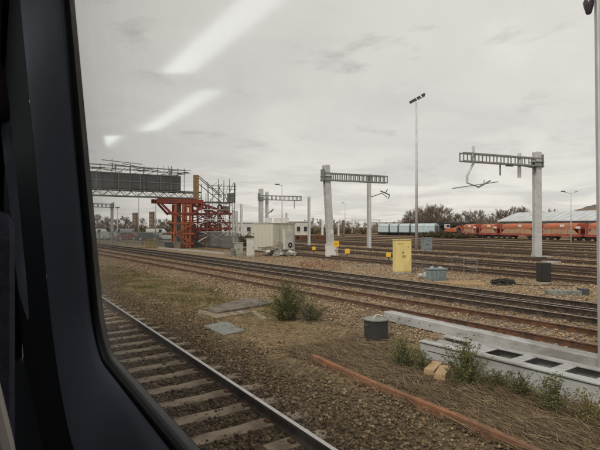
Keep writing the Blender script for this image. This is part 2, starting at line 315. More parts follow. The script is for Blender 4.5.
    bp = N(t, 'ShaderNodeBump', i_Strength=0.7, i_Distance=0.03); t.links.new(v.outputs['Distance'], bp.inputs['Height']); bp.invert = True
    t.links.new(bp.outputs[0], b.inputs['Normal']); return m
M['ground'] = ground_mat()
def make_ground():
    xs = sorted(set([-600, -150, -40, -10] + [i * .5 for i in range(-4, 44)] + [22, 24, 28, 34, 45, 60, 90, 150, 300, 700, 2500]))
    ys = sorted(set([-800, -200, -60, -20] + [i * .5 for i in range(-8, 70)] + [36, 40, 48, 60, 80, 120, 200, 400, 900, 2500]))
    v, f = [], []
    for x in xs:
        for y in ys:
            z = 0.0
            if 4.4 < x < 9.2 and 0 < y < 34:
                z = .035 * math.sin(x * 2.1 + y * .7) * math.sin(y * 1.3 + x) + .02 * math.sin(5 * x + 3 * y)
            v.append((x, y, z))
    n = len(ys)
    for i in range(len(xs) - 1):
        for j in range(n - 1): f.append((i * n + j, (i + 1) * n + j, (i + 1) * n + j + 1, i * n + j + 1))
    me = bpy.data.meshes.new('ground'); me.from_pydata(v, [], f); me.materials.append(M['ground'])
    me.polygons.foreach_set('use_smooth', [True] * len(me.polygons))
    return tag(put('ground', me), 'brown gravelly ground of the railway yard', kind='structure')
make_ground()

# ------------------------------------------------------------------ railway tracks
RAIL = [(-.07, 0), (.07, 0), (.07, .014), (.012, .03), (.012, .112), (.035, .12), (.035, .146), (-.035, .146), (-.035, .12), (-.012, .112), (-.012, .03), (-.07, .014)]
def rails_mesh(y0, y1, m='rust'): return MB().prism(RAIL, y0, y1).mesh('rail', m)
M['rust_yard'] = mat('brown_yard_rail', (0.085, 0.052, 0.035), 0.85, 0.0, 0.3, 2, (0.05, 0.034, 0.025), 0.45, 2)
M['rust_dark'] = mat('dark_brown_rail', (0.075, 0.052, 0.036), 0.85, 0.1, 0.3, 6, (0.03, 0.022, 0.017), 0.45, 5)
def head_mesh(y0, y1, m): return MB().box((0, (y0 + y1) / 2, .149), (.058, y1 - y0, .006)).mesh('rail_head', m)
SLP = MB().prism([(-1.25, -.12), (1.25, -.12), (1.25, .012), (1.0, .022), (.55, .022), (.3, .004), (-.3, .004), (-.55, .022), (-1.0, .022), (-1.25, .012)], -.13, .13)
SLPM = {k: SLP.mesh('sleeper', k) for k in ('sleeper', 'sleeper_old')}
CLIP = MB().box((-.1, 0, .03), (.06, .10, .03)).box((.1, 0, .03), (.06, .10, .03)).mesh('rail_clip', 'rust')
def track(label, x0, k, y0, y1, sl=None, smat='sleeper_old', polished=False, gauge=1.505, extra=(), clips=False, rm='rust'):
    t = tag(put('railway_track', None, None, (x0, 0, 0), -math.atan(k)), label, kind='structure')
    rm, hm = rails_mesh(y0, y1, rm), head_mesh(y0, y1, 'railtop' if polished else ('railtop_mid' if polished is None else 'railtop_dull'))
    for x in (-gauge / 2, gauge / 2) + tuple(extra):
        r = put('rail', rm, t, (x, 0, .004)); put('rail_head', hm, r)
    if sl:
        y = sl[0]
        while y < sl[1]:
            o = put('sleeper', SLPM[smat], t, (random.uniform(-.03, .03), y, random.uniform(-.008, .006)), random.uniform(-.012, .012))
            if clips and y < 16:
                for x in (-gauge / 2, gauge / 2): put('rail_clip', CLIP, o, (x, 0, 0))
            y += sl[2]
    return t
track('railway line beside the train with pale concrete sleepers', 2.27, 0.0, -12, 300, (-2.4, 60, .65), 'sleeper', True, clips=True, rm='rust_dark')
track('running line with rusty rails beyond the grey beams', 11.15, -.056, -25, 260, (-4, 55, .66))
track('paired running lines with four close dark rails in front of yellow cabinet', 14.05, -.045, -25, 260, (-4, 55, .66), extra=(.42, 1.9), rm='rust_dark', polished=None)
for x, k, l in ((22.7, 0, 'first yard track beyond the yellow cabinet'), (28.8, 0, 'second yard track in front of the tall single mast'), (34.2, 0, 'yard track closest to the foot of the tall single mast'), (45.5, .03, 'yard track just past the floodlight pole'), (57, .07, 'dark yard track in the middle distance'), (40.6, .02, 'yard track level with the floodlight pole'), (51, .05, 'middle yard track among brown ballast'),
                (63, .09, 'yard track towards the double arm lamp post'), (72, .13, 'last empty yard track before the orange wagons')):
    track(l, x, k, -30, 240, rm='rust_yard')
for x, k, l in ((25.2, .10, 'ladder track slanting across the yard behind the yellow cabinet'), (37.5, .16, 'ladder track slanting away past the floodlight pole'), (47.0, -.06, 'slanting track crossing the middle of the yard')):
    track(l, x, k, -30, 150, rm='rust_yard')
track('far siding carrying the orange wagons', 74.0, .264, -30, 160)
track('far siding carrying the pale blue wagons', 112.6, -.1, 20, 260)

# ------------------------------------------------------------------ loose stones (nobody could count them)
def ico():
    b = bmesh.new(); bmesh.ops.create_icosphere(b, subdivisions=1, radius=1)
    v = np.array([x.co[:] for x in b.verts]); f = np.array([[q.index for q in p.verts] for p in b.faces]); b.free(); return v, f
OCT = (np.array([(1, 0, 0), (-1, 0, 0), (0, 1, 0), (0, -1, 0), (0, 0, 1), (0, 0, -1)], float), np.array([(0, 2, 4), (2, 1, 4), (1, 3, 4), (3, 0, 4), (2, 0, 5), (1, 2, 5), (3, 1, 5), (0, 3, 5)]))
ICO = ico()
def rots(n):
    q = rng.normal(size=(n, 4)); q /= np.linalg.norm(q, axis=1)[:, None]; w, x, y, z = q.T
    return np.stack([1 - 2 * (y * y + z * z), 2 * (x * y - z * w), 2 * (x * z + y * w), 2 * (x * y + z * w), 1 - 2 * (x * x + z * z), 2 * (y * z - x * w), 2 * (x * z - y * w), 2 * (y * z + x * w), 1 - 2 * (x * x + y * y)], 1).reshape(n, 3, 3)
def tri_object(name, v, f, tint, m='tint', parent=None):
    me = bpy.data.meshes.new(name); me.vertices.add(len(v)); me.vertices.foreach_set('co', v.astype(np.float32).ravel())
    k = f.shape[1]; me.loops.add(f.size); me.loops.foreach_set('vertex_index', f.astype(np.int32).ravel())
    me.polygons.add(len(f)); me.polygons.foreach_set('loop_start', np.arange(0, f.size, k, dtype=np.int32)); me.polygons.foreach_set('loop_total', np.full(len(f), k, np.int32))
    me.update(calc_edges=True)
    a = me.attributes.new('tint', 'FLOAT_COLOR', 'POINT'); a.data.foreach_set('color', np.hstack([tint, np.ones((len(tint), 1))]).astype(np.float32).ravel())
    me.materials.append(M[m]); return put(name, me, parent)
def stones(name, pos, size, cols, shape=OCT, label=None, flat=.75):
    n = len(pos); bv, bf = shape; k = len(bv)
    v = bv[None] * (1 + rng.uniform(-.35, .35, (n, k, 1))) * (rng.uniform(.55, 1.35, (n, 1, 3)))
    v = np.einsum('nij,nkj->nki', rots(n), v) * size[:, None, None]; v[:, :, 2] *= flat; v += pos[:, None, :]
    f = (bf[None] + (np.arange(n) * k)[:, None, None]).reshape(-1, 3)
    c = np.array(cols)[rng.integers(0, len(cols), n)] * rng.uniform(.6, 1.35, (n, 1)) * EARTH; tint = np.repeat(c, k, 0)
    return tag(tri_object(name, v.reshape(-1, 3), f, tint), label, name.replace('_', ' '), kind='stuff')
def pts(n, x0, x1, y0, y1, near=None):
    """random places, denser towards small y"""
    u = rng.uniform(0, 1, n); y = y0 + (y1 - y0) * u ** (near or 1.0); x = rng.uniform(x0, x1, n)
    return np.stack([x, y, np.zeros(n)], 1)
EARTH = np.array((1.13, 1.05, .91))
BROWN = [(.15, .117, .08), (.205, .16, .112), (.115, .09, .062), (.26, .212, .155), (.175, .13, .085)]
PALE = [(.27, .212, .155), (.33, .268, .205), (.20, .152, .108), (.38, .325, .26), (.28, .205, .145), (.15, .115, .085)]
DARK = [(.075, .058, .04), (.105, .081, .056), (.055, .043, .031), (.135, .107, .074)]
def in_view(p, m=25):
    x = p[:, 0] * math.cos(YAW) - p[:, 1] * math.sin(YAW); w = p[:, 0] * math.sin(YAW) + p[:, 1] * math.cos(YAW)
    c = 300 + FPX * x / np.maximum(w, .1); return p[(c > 60 - m) & (c < 600 + 160) & (w > 1)]
def clear_rails(p, xr, k=0.0, wdt=.085):
    for x in xr: p = p[np.abs(p[:, 0] - (x + k * p[:, 1])) > wdt]
    return p
# near line: dark stones between the sleepers, browner shoulder
p = in_view(pts(48000, 1.0, 3.75, 1.5, 24, 1.7)); p = clear_rails(p, (1.52, 3.02))
ph = np.abs(((p[:, 1] + 2.4 + .325) % .65) - .325); p = p[(ph > .155) | (p[:, 0] > 3.6) | (rng.uniform(0, 1, len(p)) < np.where(p[:, 0] > 3.15, .6, .045))]; p[:, 2] = 0
p[:, 2] = rng.uniform(-.012, .014, len(p)); stones('ballast', p, rng.uniform(.016, .04, len(p)), DARK + BROWN[:1], OCT, 'dark stones packed between sleepers of the nearest line')
p = in_view(pts(60000, 3.35, 5.4, 1.5, 30, 1.35)); p = p[rng.uniform(3.1, 5.3, len(p)) < 8.4 - p[:, 0]]
ph = np.abs(((p[:, 1] + 2.4 + .325) % .65) - .325); p = p[(ph > .15) | (p[:, 0] > 3.40)]
p[:, 2] = rng.uniform(-.02, .03, len(p)); stones('gravel', p, rng.uniform(.011, .034, len(p)) , BROWN + DARK[1:2], OCT, 'brown gravel shoulder along the nearest line')
# running lines beyond the beams
p = in_view(pts(60000, 7.9, 16.6, 2.5, 42, 1.3)); p[:, 0] -= .05 * p[:, 1]
p = clear_rails(p, (10.40, 11.90), -.056); p = clear_rails(p, (13.30, 14.80, 14.47, 15.95), -.045)
p[:, 2] = rng.uniform(-.02, .045, len(p)); q = p[:, 0] + .05 * p[:, 1]; dk = (q > 13.0) & (q < 16.35)
stones('ballast', p[~dk], rng.uniform(.016, .042, (~dk).sum()), PALE, OCT, 'pale brown ballast around the running lines')
p = p[dk]; p[:, 2] -= .015; stones('ballast', p, rng.uniform(.02, .04, len(p)), DARK[1:] + BROWN[:3], OCT, 'dark oily ballast between the four close rails')
# rough strip in the middle, sparse
p = in_view(pts(9000, 4.9, 8.6, 2.5, 34, 1.3)); p[:, 2] = rng.uniform(-.03, .02, len(p)); stones('gravel', p, rng.uniform(.012, .034, len(p)), BROWN + PALE, OCT, 'scattered stones on the rough earth strip')
p = in_view(pts(14000, 16.5, 22, 8, 48, 1.2)); p[:, 2] = rng.uniform(-.02, .03, len(p)); stones('gravel', p, rng.uniform(.02, .055, len(p)), PALE, OCT, 'loose stones on the bare strip beside the cabinets')

p = in_view(pts(16000, 24, 60, 10, 60, 1.0)); p[:, 2] = rng.uniform(-.03, .03, len(p)); stones('gravel', p, rng.uniform(.04, .10, len(p)), PALE + BROWN, OCT, 'coarse loose stones scattered between the yard tracks')
# dry straw
def straw(name, n, area, ln, cols, label, bias=.5, z=.09):
    p = area(n); n = len(p); az = rng.normal(math.pi / 2, bias, n); L = rng.uniform(ln[0], ln[1], n); el = rng.normal(.08, .13, n)
    d = np.stack([np.cos(az) * np.cos(el), np.sin(az) * np.cos(el), np.sin(el)], 1); s = np.stack([-np.sin(az), np.cos(az), rng.uniform(-.6, .6, n)], 1) * .0034
    p[:, 2] = rng.uniform(.0, z, n); mid = p + np.stack([rng.normal(0, .009, n), rng.normal(0, .009, n), rng.uniform(.0, .015, n)], 1)
    a, b = p - d * L[:, None] / 2, p + d * L[:, None] / 2
    v = np.stack([a - s, a + s, mid + s, mid - s, b + s * .4, b - s * .4], 1).reshape(-1, 3)
    f = (np.array([(0, 1, 2, 3), (3, 2, 4, 5)])[None] + (np.arange(n) * 6)[:, None, None]).reshape(-1, 4)
    c = np.array(cols)[rng.integers(0, len(cols), n)] * rng.uniform(.6, 1.35, (n, 1))
    return tag(tri_object(name, v, f, np.repeat(c, 6, 0)), label, 'straw', kind='stuff')
def clumped(p):
    q = np.sin(p[:, 0] * 5.1 + 1.3 * np.sin(p[:, 1] * 1.9)) * np.sin(p[:, 1] * 3.3 + np.sin(p[:, 0] * 4)) + .5 * np.sin(p[:, 0] * 11 + p[:, 1] * 7)
    return p[rng.uniform(-1.7, 1.0, len(p)) < q]
STR = [(.19, .134, .077), (.225, .163, .093), (.155, .108, .063), (.27, .205, .12), (.13, .093, .056), (.11, .082, .052)]
straw('dry_stalks', 42000, lambda n: in_view(clumped(np.stack([rng.triangular(4.75, 5.8, 7.2, n), rng.uniform(1.8, 8.4, n), np.zeros(n)], 1)), 60), (.08, .52), STR, 'matted dry brown stalks between rusty rail and grey frame', .55, .09)
p = in_view(clumped(np.stack([rng.uniform(4.8, 7.2, 9000), rng.uniform(1.8, 9.0, 9000), np.zeros(9000)], 1)), 60); p[:, 2] = rng.uniform(0, .05, len(p))
stones('leaf_litter', p, rng.uniform(.008, .03, len(p)), [(.12, .085, .05), (.17, .125, .075), (.08, .06, .04), (.22, .18, .12)], OCT, 'broken leaf litter and clods under the dry stalks', .3)
straw('dry_stalks', 6500, lambda n: in_view(np.stack([rng.uniform(4.9, 8.6, n), rng.triangular(6.5, 8.5, 14, n), np.zeros(n)], 1)), (.08, .35), [(.27, .205, .12), (.33, .26, .16), (.19, .14, .08)], 'pale dry straw scattered round the black drum', 1.2, .04)
def grass(n, area, h, cols, label):
    p = area(n); n = len(p); az = rng.uniform(0, 6.283, n); H = rng.uniform(h[0], h[1], n); lean = rng.uniform(.1, .9, n)
    s = np.stack([-np.sin(az), np.cos(az), np.zeros(n)], 1) * .006; d = np.stack([np.cos(az) * lean, np.sin(az) * lean, np.ones(n)], 1) * H[:, None]
    v = np.stack([p - s, p + s, p + d], 1).reshape(-1, 3); f = (np.array([(0, 1, 2)])[None] + (np.arange(n) * 3)[:, None, None]).reshape(-1, 3)
    c = np.array(cols)[rng.integers(0, len(cols), n)] * rng.uniform(.6, 1.3, (n, 1))
    return tag(tri_object('grass', v, f, np.repeat(c, 3, 0)), label, 'grass', kind='stuff')
def patch(n):
    c = np.stack([rng.uniform(5.2, 7.4, 150), rng.uniform(11, 32, 150)], 1); i = rng.integers(0, 150, n)
    q = c[i] + rng.normal(0, .28, (n, 2)); q[:, 0] -= .03 * q[:, 1] - .3
    return in_view(np.hstack([q, np.zeros((n, 1))]))
grass(12000, patch, (.03, .12), [(.12, .115, .04), (.16, .135, .06), (.20, .16, .08), (.09, .10, .03)], 'thin olive grass and moss beyond the loose slabs')

# ------------------------------------------------------------------ foreground: beams, slabs, drum, timber, weeds
# rusty strip lying on the stones
t = thing('steel_strip', 'long orange rusty steel strip lying along the gravel edge', 'steel strip', (4.92, 0, -.02), R(-.4))
m = MB(); sec = [(-.045, -.03), (.045, -.03), (.045, .132), (.03, .14), (-.03, .14), (-.045, .132)]; ks = [(-3.0, .0, 0), (1.0, .01, .0), (2.6, -.008, -.012), (4.1, .012, .004), (5.5, -.004, -.008), (6.6, .01, .0), (7.45, .035, .01)]
m.add([(x + dx_, y, z + dz_) for y, dx_, dz_ in ks for x, z in sec], [(k * 6 + i, k * 6 + (i + 1) % 6, (k + 1) * 6 + (i + 1) % 6, (k + 1) * 6 + i) for k in range(6) for i in range(6)] + [tuple(range(6)), tuple(range(41, 35, -1))]).build('strip_body', 'rust_bright', t)
# galvanised lattice frame lying down (near), with rectangular openings in its top
def lattice_member():
    t = thing('lattice_girder', 'pale grey steel girder with rectangular openings lying beside the weeds', 'girder', (7.10, 6.42, .02), R(4.0))
    L = 9.0; HW = .38
    for sx, yy in ((-1, 0.0), (1, 0.0)):
        MB().prism([(sx * HW, .02), (sx * HW, .335), (sx * (HW + .035), .335), (sx * (HW + .035), .36), (sx * .22, .36), (sx * .22, .345), (sx * (HW - .013), .345), (sx * (HW - .013), .015), (sx * .22, .015), (sx * .22, 0), (sx * (HW + .035), 0), (sx * (HW + .035), .02)], -L, yy).build('channel', 'beam', t, bevel=.003)
    bit(t, 'end_plate', (0, -.95, .356), (.46, .55, .012), 'beam')
    for i in range(11):
        bit(t, 'batten_plate', (0, -1.80 - i * .63, .356), (.46, .19, .012), 'beam')
        bit(t, 'batten_plate', (0, -1.80 - i * .63, .02), (.46, .19, .012), 'beam')
    bit(t, 'inner_plate', (.12, -.35, .25), (.12, .62, .1), 'beam')
    bit(t, 'slot', (-HW - .002, -.55, .20), (.006, .75, .014), 'dark_grey')
    for y in (-.5, -3.2, -6.5): bit(t, 'packing_timber', (0, y, -.045), (.9, .12, .09), 'wood_old')
lattice_member()
t = thing('concrete_beam', 'long smooth grey beam lying just in front of the running line', 'beam', (8.90, 9.62, .0), R(0))
b_ = MB().prism([(-.15, .02), (.15, .02), (.15, .235), (.13, .25), (-.13, .25), (-.15, .235)], -12.5, 0).build('beam_body', 'beam', t, bevel=.004)
for i in range(5):
    o = rod(b_, 'bolt_hole', (-.1515, -.25 - i * .34, .15), (-.148, -.25 - i * .34, .15), .02, 'dark_grey', 10)
for y in (-.6, -4, -8): bit(t, 'packing_timber', (0, y, -.0), (.6, .14, .04), 'wood_old')
# black drum
t = thing('black_drum', 'black round tub with a grey lid at the end of the beam', 'drum', G(376, 340)); t.location.z = .0
MB().lathe([(.245, 0), (.262, .01), (.268, .10), (.262, .12), (.268, .30), (.262, .32), (.27, .44), (.27, .47)], 32).build('tub', 'black', t, True)
l_ = MB().lathe([(.285, .455), (.285, .48), (.27, .49), (.05, .505), (.0, .506)], 32).build('lid', 'slab_grey', t, True)
MB().tube((-.02, .06, .50), (.16, .14, .53), .012, n=8).tube((-.12, -.04, .50), (.16, .14, .53), .012, n=8).tube((.16, .14, .53), (.26, .05, .49), .012, n=8).build('lifting_strap', 'pale', l_)
for s in (-1, 1): bit(t, 'handle', (s * .27, 0, .36), (.03, .12, .05), 'dark_grey')
t = thing('timber_batten', 'thin pale batten lying on the ground before the black tub', 'timber', G(372, 343), R(57))
MB().box((0, 0, .02), (.07, .85, .03)).build('batten', 'wood_old', t, bevel=.004)
# slabs
def quad_slab(name, label, pix, th, m, cat='slab'):
    P = [G(x, y, th) for x, y in pix]; c = sum(P, Vector()) / len(P)
    t = thing(name, label, cat, (c.x, c.y, 0)); n = len(P)
    v = [(p.x - c.x, p.y - c.y, th) for p in P] + [(p.x - c.x, p.y - c.y, -.06) for p in P]
    MB().add(v, [tuple(range(n)), tuple(range(2 * n - 1, n - 1, -1))] + [(i, n + i, n + (i + 1) % n, (i + 1) % n) for i in range(n)]).build('slab_body', m, t, bevel=.008)
    return t
quad_slab('stone_slab', 'small square grey slab lying on the brown gravel', [(204, 325), (226, 321), (246, 330), (224, 334.5)], .05, 'slab_grey')
quad_slab('stone_slab', 'wide weathered dark slab leading to the green bush', [(203, 308), (250, 297), (276, 302), (217, 312)], .10, 'slab_dark')
quad_slab('timber_board', 'light brown board along the front of the wide slab', [(197, 312), (200, 309.5), (217, 313), (249, 309.5), (250, 312), (217, 317.5)], .05, 'wood_old', 'board')
quad_slab('timber_board', 'narrow brown plank between wide slab and green bush', [(251, 311), (255, 310), (268, 318), (263, 319)], .05, 'wood_old', 'board')
for i, (px, py, rz, l) in enumerate([(431, 378, 62, 'sawn timber block by the weeds, the further of the two'), (441, 383, 58, 'sawn timber block by the weeds, the nearer of the two')]):
    t = thing('timber_block', l, 'timber', G(px, py), R(-rz), 'sawn timber blocks')
    MB().box((0, .14, .09), (.17, .55, .18)).build('block_body', 'wood', t, bevel=.006)
# weeds
GREEN = [(.105, .12, .036), (.138, .148, .05), (.08, .096, .03), (.18, .17, .08)]
def weed(name, label, cat, loc, rx, h, nst, nlf, cols=GREEN, ls=.035, droop=.5):
    t = thing(name, label, cat, (loc[0], loc[1], 0)); st = MB(); LP, LD = [], []
    for i in range(nst):
        a = random.uniform(0, 6.283); r0 = random.uniform(0, .25) * rx; r1 = random.uniform(.1, 1.0) ** 1.3 * rx; hh = h * random.uniform(.35, 1.05) * (1 - .35 * r1 / rx)
        p0 = Vector((math.cos(a) * r0, math.sin(a) * r0, -.02)); a += random.uniform(-.5, .5)
        pm = Vector((math.cos(a) * r1 * .5, math.sin(a) * r1 * .5, hh * .6)); p1 = Vector((math.cos(a) * r1, math.sin(a) * r1, hh))
        st.tube(p0, pm, .006, .004, 4, False).tube(pm, p1, .004, .0015, 4, False)
        for k in range(nlf):
            u = random.uniform(.12, 1.0); q = (p0.lerp(pm, u * 2) if u < .5 else pm.lerp(p1, u * 2 - 1))
            LP.append(q + Vector((random.gauss(0, .022), random.gauss(0, .022), random.gauss(0, .015)))); LD.append(Vector((random.gauss(0, 1), random.gauss(0, 1), random.gauss(.2, .6))).normalized())
    st.build('stems', 'stem', t)
    P = np.array([p[:] for p in LP]); D = np.array([d[:] for d in LD]); n = len(P); U = rng.normal(size=(n, 3)); Sd = np.cross(D, U); Sd /= np.linalg.norm(Sd, axis=1)[:, None]
    s = rng.uniform(.5, 1.3, (n, 1)) * ls
    v = np.stack([P, P + D * s + Sd * s * .4, P + D * s * 2, P + D * s - Sd * s * .4], 1).reshape(-1, 3)
    f = (np.array([(0, 1, 2, 3)])[None] + (np.arange(n) * 4)[:, None, None]).reshape(-1, 4)
    c = np.array(cols)[rng.integers(0, len(cols), n)] * rng.uniform(.55, 1.4, (n, 1))
    tri_object('foliage', v, f, np.repeat(c, 4, 0), 'tint', t)
    return t
OLIVE = [(.085, .095, .03), (.115, .115, .045), (.15, .125, .06), (.06, .072, .022)]
weed('green_bush', 'bushy green shrub growing beside the wide dark slab', 'bush', G(287, 321), .78, 1.25, 150, 62, GREEN, .025)
weed('green_bush', 'low olive scrub to the right of the bushy shrub', 'bush', G(311, 321), .6, .66, 70, 40, OLIVE, .023)
weed('weed_clump', 'short green weed clump between black tub and steel girder', 'weeds', G(403, 369), .36, .68, 60, 40, GREEN, .020)
weed('weed_clump', 'tallest leafy weed clump in front of the steel girder', 'weeds', G(467, 388), .46, .92, 80, 44, GREEN, .021)
weed('weed_clump', 'low spreading weeds at the foot of the tallest weed clump', 'weeds', G(497, 391), .46, .38, 40, 32, OLIVE, .019)
weed('weed_clump', 'leafy green weeds below the openings of the steel girder', 'weeds', G(553, 412), .34, .58, 46, 34, GREEN, .02)
weed('weed_clump', 'yellowing weeds at the right end of the steel girder', 'weeds', G(588, 424), .42, .50, 36, 24, [(.20, .16, .06), (.15, .135, .05), (.24, .19, .085)], .021)
weed('weed_clump', 'thin weeds between leafy clumps along the steel girder', 'weeds', G(522, 399), .36, .44, 36, 30, OLIVE, .02)
weed('weed_clump', 'small weeds against the end of the steel girder', 'weeds', G(421, 373), .26, .45, 36, 30, GREEN, .02)
# near mast at the edge of view, with an insulator hung from it
t = thing('catenary_mast', 'grey steel mast standing close by at the right edge', 'mast', (8.40, 3.86, 0))
t.rotation_euler = (R(-.3), R(-.35), R(-57))
MB().box((0, 0, 4.2), (.30, .03, 8.4)).box((-.15, 0, 4.2), (.025, .30, 8.4)).box((.15, 0, 4.2), (.025, .30, 8.4)).build('column', 'steel', t)
MB().box((0, 0, .03), (.55, .5, .06)).build('base_plate', 'steel', t)
MB().bar((.1, -.0, 6.62), (-.34, 0, 6.55), .06).build('bracket', 'steel_dark', t)
o = MB().lathe([(.035, 0), (.045, .02), (.075, .13), (.085, .2), (.06, .24), (.09, .29), (.05, .34), (.05, .5)], 14).build('insulator', 'porcelain', t, True); o.location = (-.26, 0, 6.02)

# ------------------------------------------------------------------ masts with cantilever booms
def mast(label, base, boom_end, zt, zb, bd, wd, dep, group, nb, left=True, name='catenary_mast', top_ext=0, foot=True, rake=0.0):
    """base -> boom_end on plan; zt top of mast, zb centre height of the boom, bd boom depth"""
    d = Vector(boom_end[:2]) - Vector(base[:2]); L = d.length; rz = math.atan2(d.y, d.x)
    t = thing(name, label, 'mast', (base[0], base[1], 0), rz, group)
    w2 = wd / 2; rk = rake * zt
    def tap(x0, x1, y0, y1):
        v = [(x0, y0, .06), (x1, y0, .06), (x1, y1, .06), (x0, y1, .06), (x0 + rk, y0, zt), (x1 + rk, y0, zt), (x1 + rk, y1, zt), (x0 + rk, y1, zt)]
        return v, [(0, 3, 2, 1), (4, 5, 6, 7), (0, 1, 5, 4), (1, 2, 6, 5), (2, 3, 7, 6), (3, 0, 4, 7)]
    c = MB()
    for q in ((-.014, .014, -w2 * .8 + .03, w2 * .8 - .03), (-w2, w2, -w2 * .8, -w2 * .8 + .03), (-w2, w2, w2 * .8 - .03, w2 * .8)): c.add(*tap(*q))
    c.build('column', 'steel', t)
    if foot:
        MB().box((0, 0, .05), (wd * 1.75, wd * 1.75, .10)).build('base_plate', 'dark_grey', t)
        for sx in (-1, 1):
            MB().prism([(sx * w2, .1), (sx * w2 * 1.6, .1), (sx * w2, .55)], -w2 * .8, -w2 * .8 + .03).build('gusset', 'steel', t)
    x0 = -w2 * 1.3 + rk; hw = min(.2, w2 * .8)
    bo = MB().box(((x0 + L) / 2, -hw, zb + bd / 2 - .05), (L - x0, .09, .10)).box(((x0 + L) / 2, hw, zb + bd / 2 - .05), (L - x0, .09, .10)).build('boom', 'lattice', t)
    MB().box(((x0 + L) / 2, -hw, zb - bd / 2 + .05), (L - x0, .09, .10)).box(((x0 + L) / 2, hw, zb - bd / 2 + .05), (L - x0, .09, .10)).build('lower_chord', 'lattice', bo)
    for i in range(nb + 1):
        x = w2 + .1 + rk + (L - w2 - .15 - rk) * i / nb
        for sy in (-hw, hw): bit(bo, 'batten', (x, sy, zb), (.10, .03, bd - .1), 'lattice')
    MB().box((rk, 0, zb), (wd * 1.45, wd * 1.35, .05)).box((rk, 0, zb - bd * .5), (wd * 1.45, wd * 1.35, .05)).box((rk - w2 * 1.2, 0, zb + .1), (.06, wd * 1.2, bd * 1.5)).build('clamp', 'steel_dark', t)
    bit(t, 'number_plate', (0, -w2 * .8 - .012, 2.1), (.24, .02, .34), 'white')
    return t, L
GM = 'masts with lattice booms'
t, L = mast('tall grey mast with lattice boom reaching left, standing before orange wagons', (36.9, 22.45), (29.3, 23.75), 8.55, 7.72, .70, .56, .5, GM, 10)
# registration gear below the boom
g = MB().tube((L - 1.15, 0, 8.6), (L - 1.15, 0, 7.3), .10, n=10).tube((L - 1.15, 0, 7.3), (L - .55, 0, 6.35), .09, n=10).tube((L - .55, 0, 6.4), (L - .55, 0, 5.75), .09, n=10).build('drop_tube', 'steel', t)
MB().tube((L + .8, 0, 5.35), (L - 3.6, 0, 6.0), .035, n=6).tube((L - .55, 0, 5.8), (L - 1.6, 0, 5.55), .04, n=6).tube((L - 1.6, 0, 5.5), (L - 2.8, .02, 6.05), .06, n=6).tube((L - 2.2, .0, 5.7), (L - 2.2, 0, 6.1), .03, n=6).build('registration_arm', 'steel_dark', g)
MB().tube((1.55, -.33, 8.4), (1.55, -.33, 6.45), .14, n=10).build('side_tube', 'steel', t)
MB().tube((3.9, 0, 7.4), (3.9, 0, 6.5), .06, n=8).build('hanger', 'steel_dark', t)
MB().bar((.4, 0, 7.25), (2.2, 0, 7.4), .05).bar((2.6, 0, 7.33), (3.3, 0, 7.33), .16).build('strut', 'steel_dark', t)
bit(t, 'concrete_footing', (-1.3, -.6, .03), (1.5, .9, .12), 'concrete')
b2 = W(331, 40.0)
t, L = mast('grey mast with lattice boom rising behind the white cabinet', b2, (29.2, 31.75), 7.62, 6.68, .66, .52, .5, GM, 13, foot=False, rake=-.062)
t, L = mast('distant grey mast with lattice boom above the cream cabin', W(261, 66), W(301, 68.5), 7.75, 6.55, .66, .55, .5, GM, 9, foot=False)
MB().tube((5.0, 0, 6.3), (5.0, 0, 5.1), .05, n=6).build('hanger', 'steel_dark', t)
t, L = mast('far mast with lattice boom seen beneath the gantry', W(112, 74), W(80, 70), 6.2, 5.75, .6, .35, .4, GM, 7, foot=False)
def post(label, base, zt, wd, name='steel_post', m='steel', cat='post', group=None):
    t = thing(name, label, cat, (base[0], base[1], 0), -YAW, group)
    MB().box((0, 0, zt / 2), (wd, .03, zt)).box((-wd / 2, 0, zt / 2), (.03, wd, zt)).box((wd / 2, 0, zt / 2), (.03, wd, zt)).build('column', m, t)
    MB().box((0, 0, .04), (wd * 1.6, wd * 1.6, .08)).build('base_plate', 'dark_grey', t); return t
t = post('slim post with insulator arm behind the boom of the middle mast', G(369, 249), 8.5, .42, 'catenary_mast', cat='mast')
MB().box((0, 0, 8.35), (.75, .6, .12)).box((.1, 0, 8.0), (.35, .35, .5)).build('head_clamp', 'steel_dark', t)
MB().tube((.2, 0, 5.9), (1.5, 0, 6.35), .05, n=6).tube((1.3, 0, 6.6), (2.35, 0, 6.15), .07, n=6).tube((2.35, 0, 6.15), (2.2, 0, 5.7), .05, n=6).tube((1.4, 0, 6.4), (2.1, 0, 5.85), .04, n=6).tube((1.9, 0, 6.4), (2.1, 0, 6.8), .05, n=6).build('cantilever_arm', 'dark_grey', t)
t = post('slim post with small arm next to the mast above the cream cabin', W(267, 66.5), 7.4, .4, 'catenary_mast', cat='mast')
MB().tube((.1, 0, 4.3), (.9, 0, 5.0), .06, n=6).tube((.9, 0, 5.0), (.55, 0, 4.5), .05, n=6).build('cantilever_arm', 'dark_grey', t)
post('bare grey post between the cream cabin and the middle mast', G(309, 246), 6.5, .36)
post('short pale post behind the middle mast', W(322.3, 110), 3.9, .5, m='white')
post('short white post right of the middle mast', W(338.5, 130), 3.4, .4, m='white')
post('short dark brown post far beyond the middle mast', W(343.4, 120), 4.2, .55, m='bark')
for px, w, top, l in ((233.5, 74, 210, 'leftmost of the bare posts beside the scaffolding'), (236.6, 76, 211, 'middle of the bare posts beside the scaffolding'), (241.5, 72, 204, 'tallest pale post left of the cream cabin'), (286.5, 90, 213, 'short grey post behind the cream cabin roof')):
    post(l, W(px, w), ZT(top, w), .32, m='steel' if px != 241.5 else 'white')
# far white goalpost portal over the sidings
t = thing('portal_frame', 'pale portal frame far down the yard', 'portal', W(352, 190), -YAW)
for x in (0, 11): bit(t, 'post', (x, 0, 2.6), (.4, .4, 5.2), 'steel')
bit(t, 'cross_beam', (5.5, 0, 5.3), (11.6, .4, .35), 'steel')

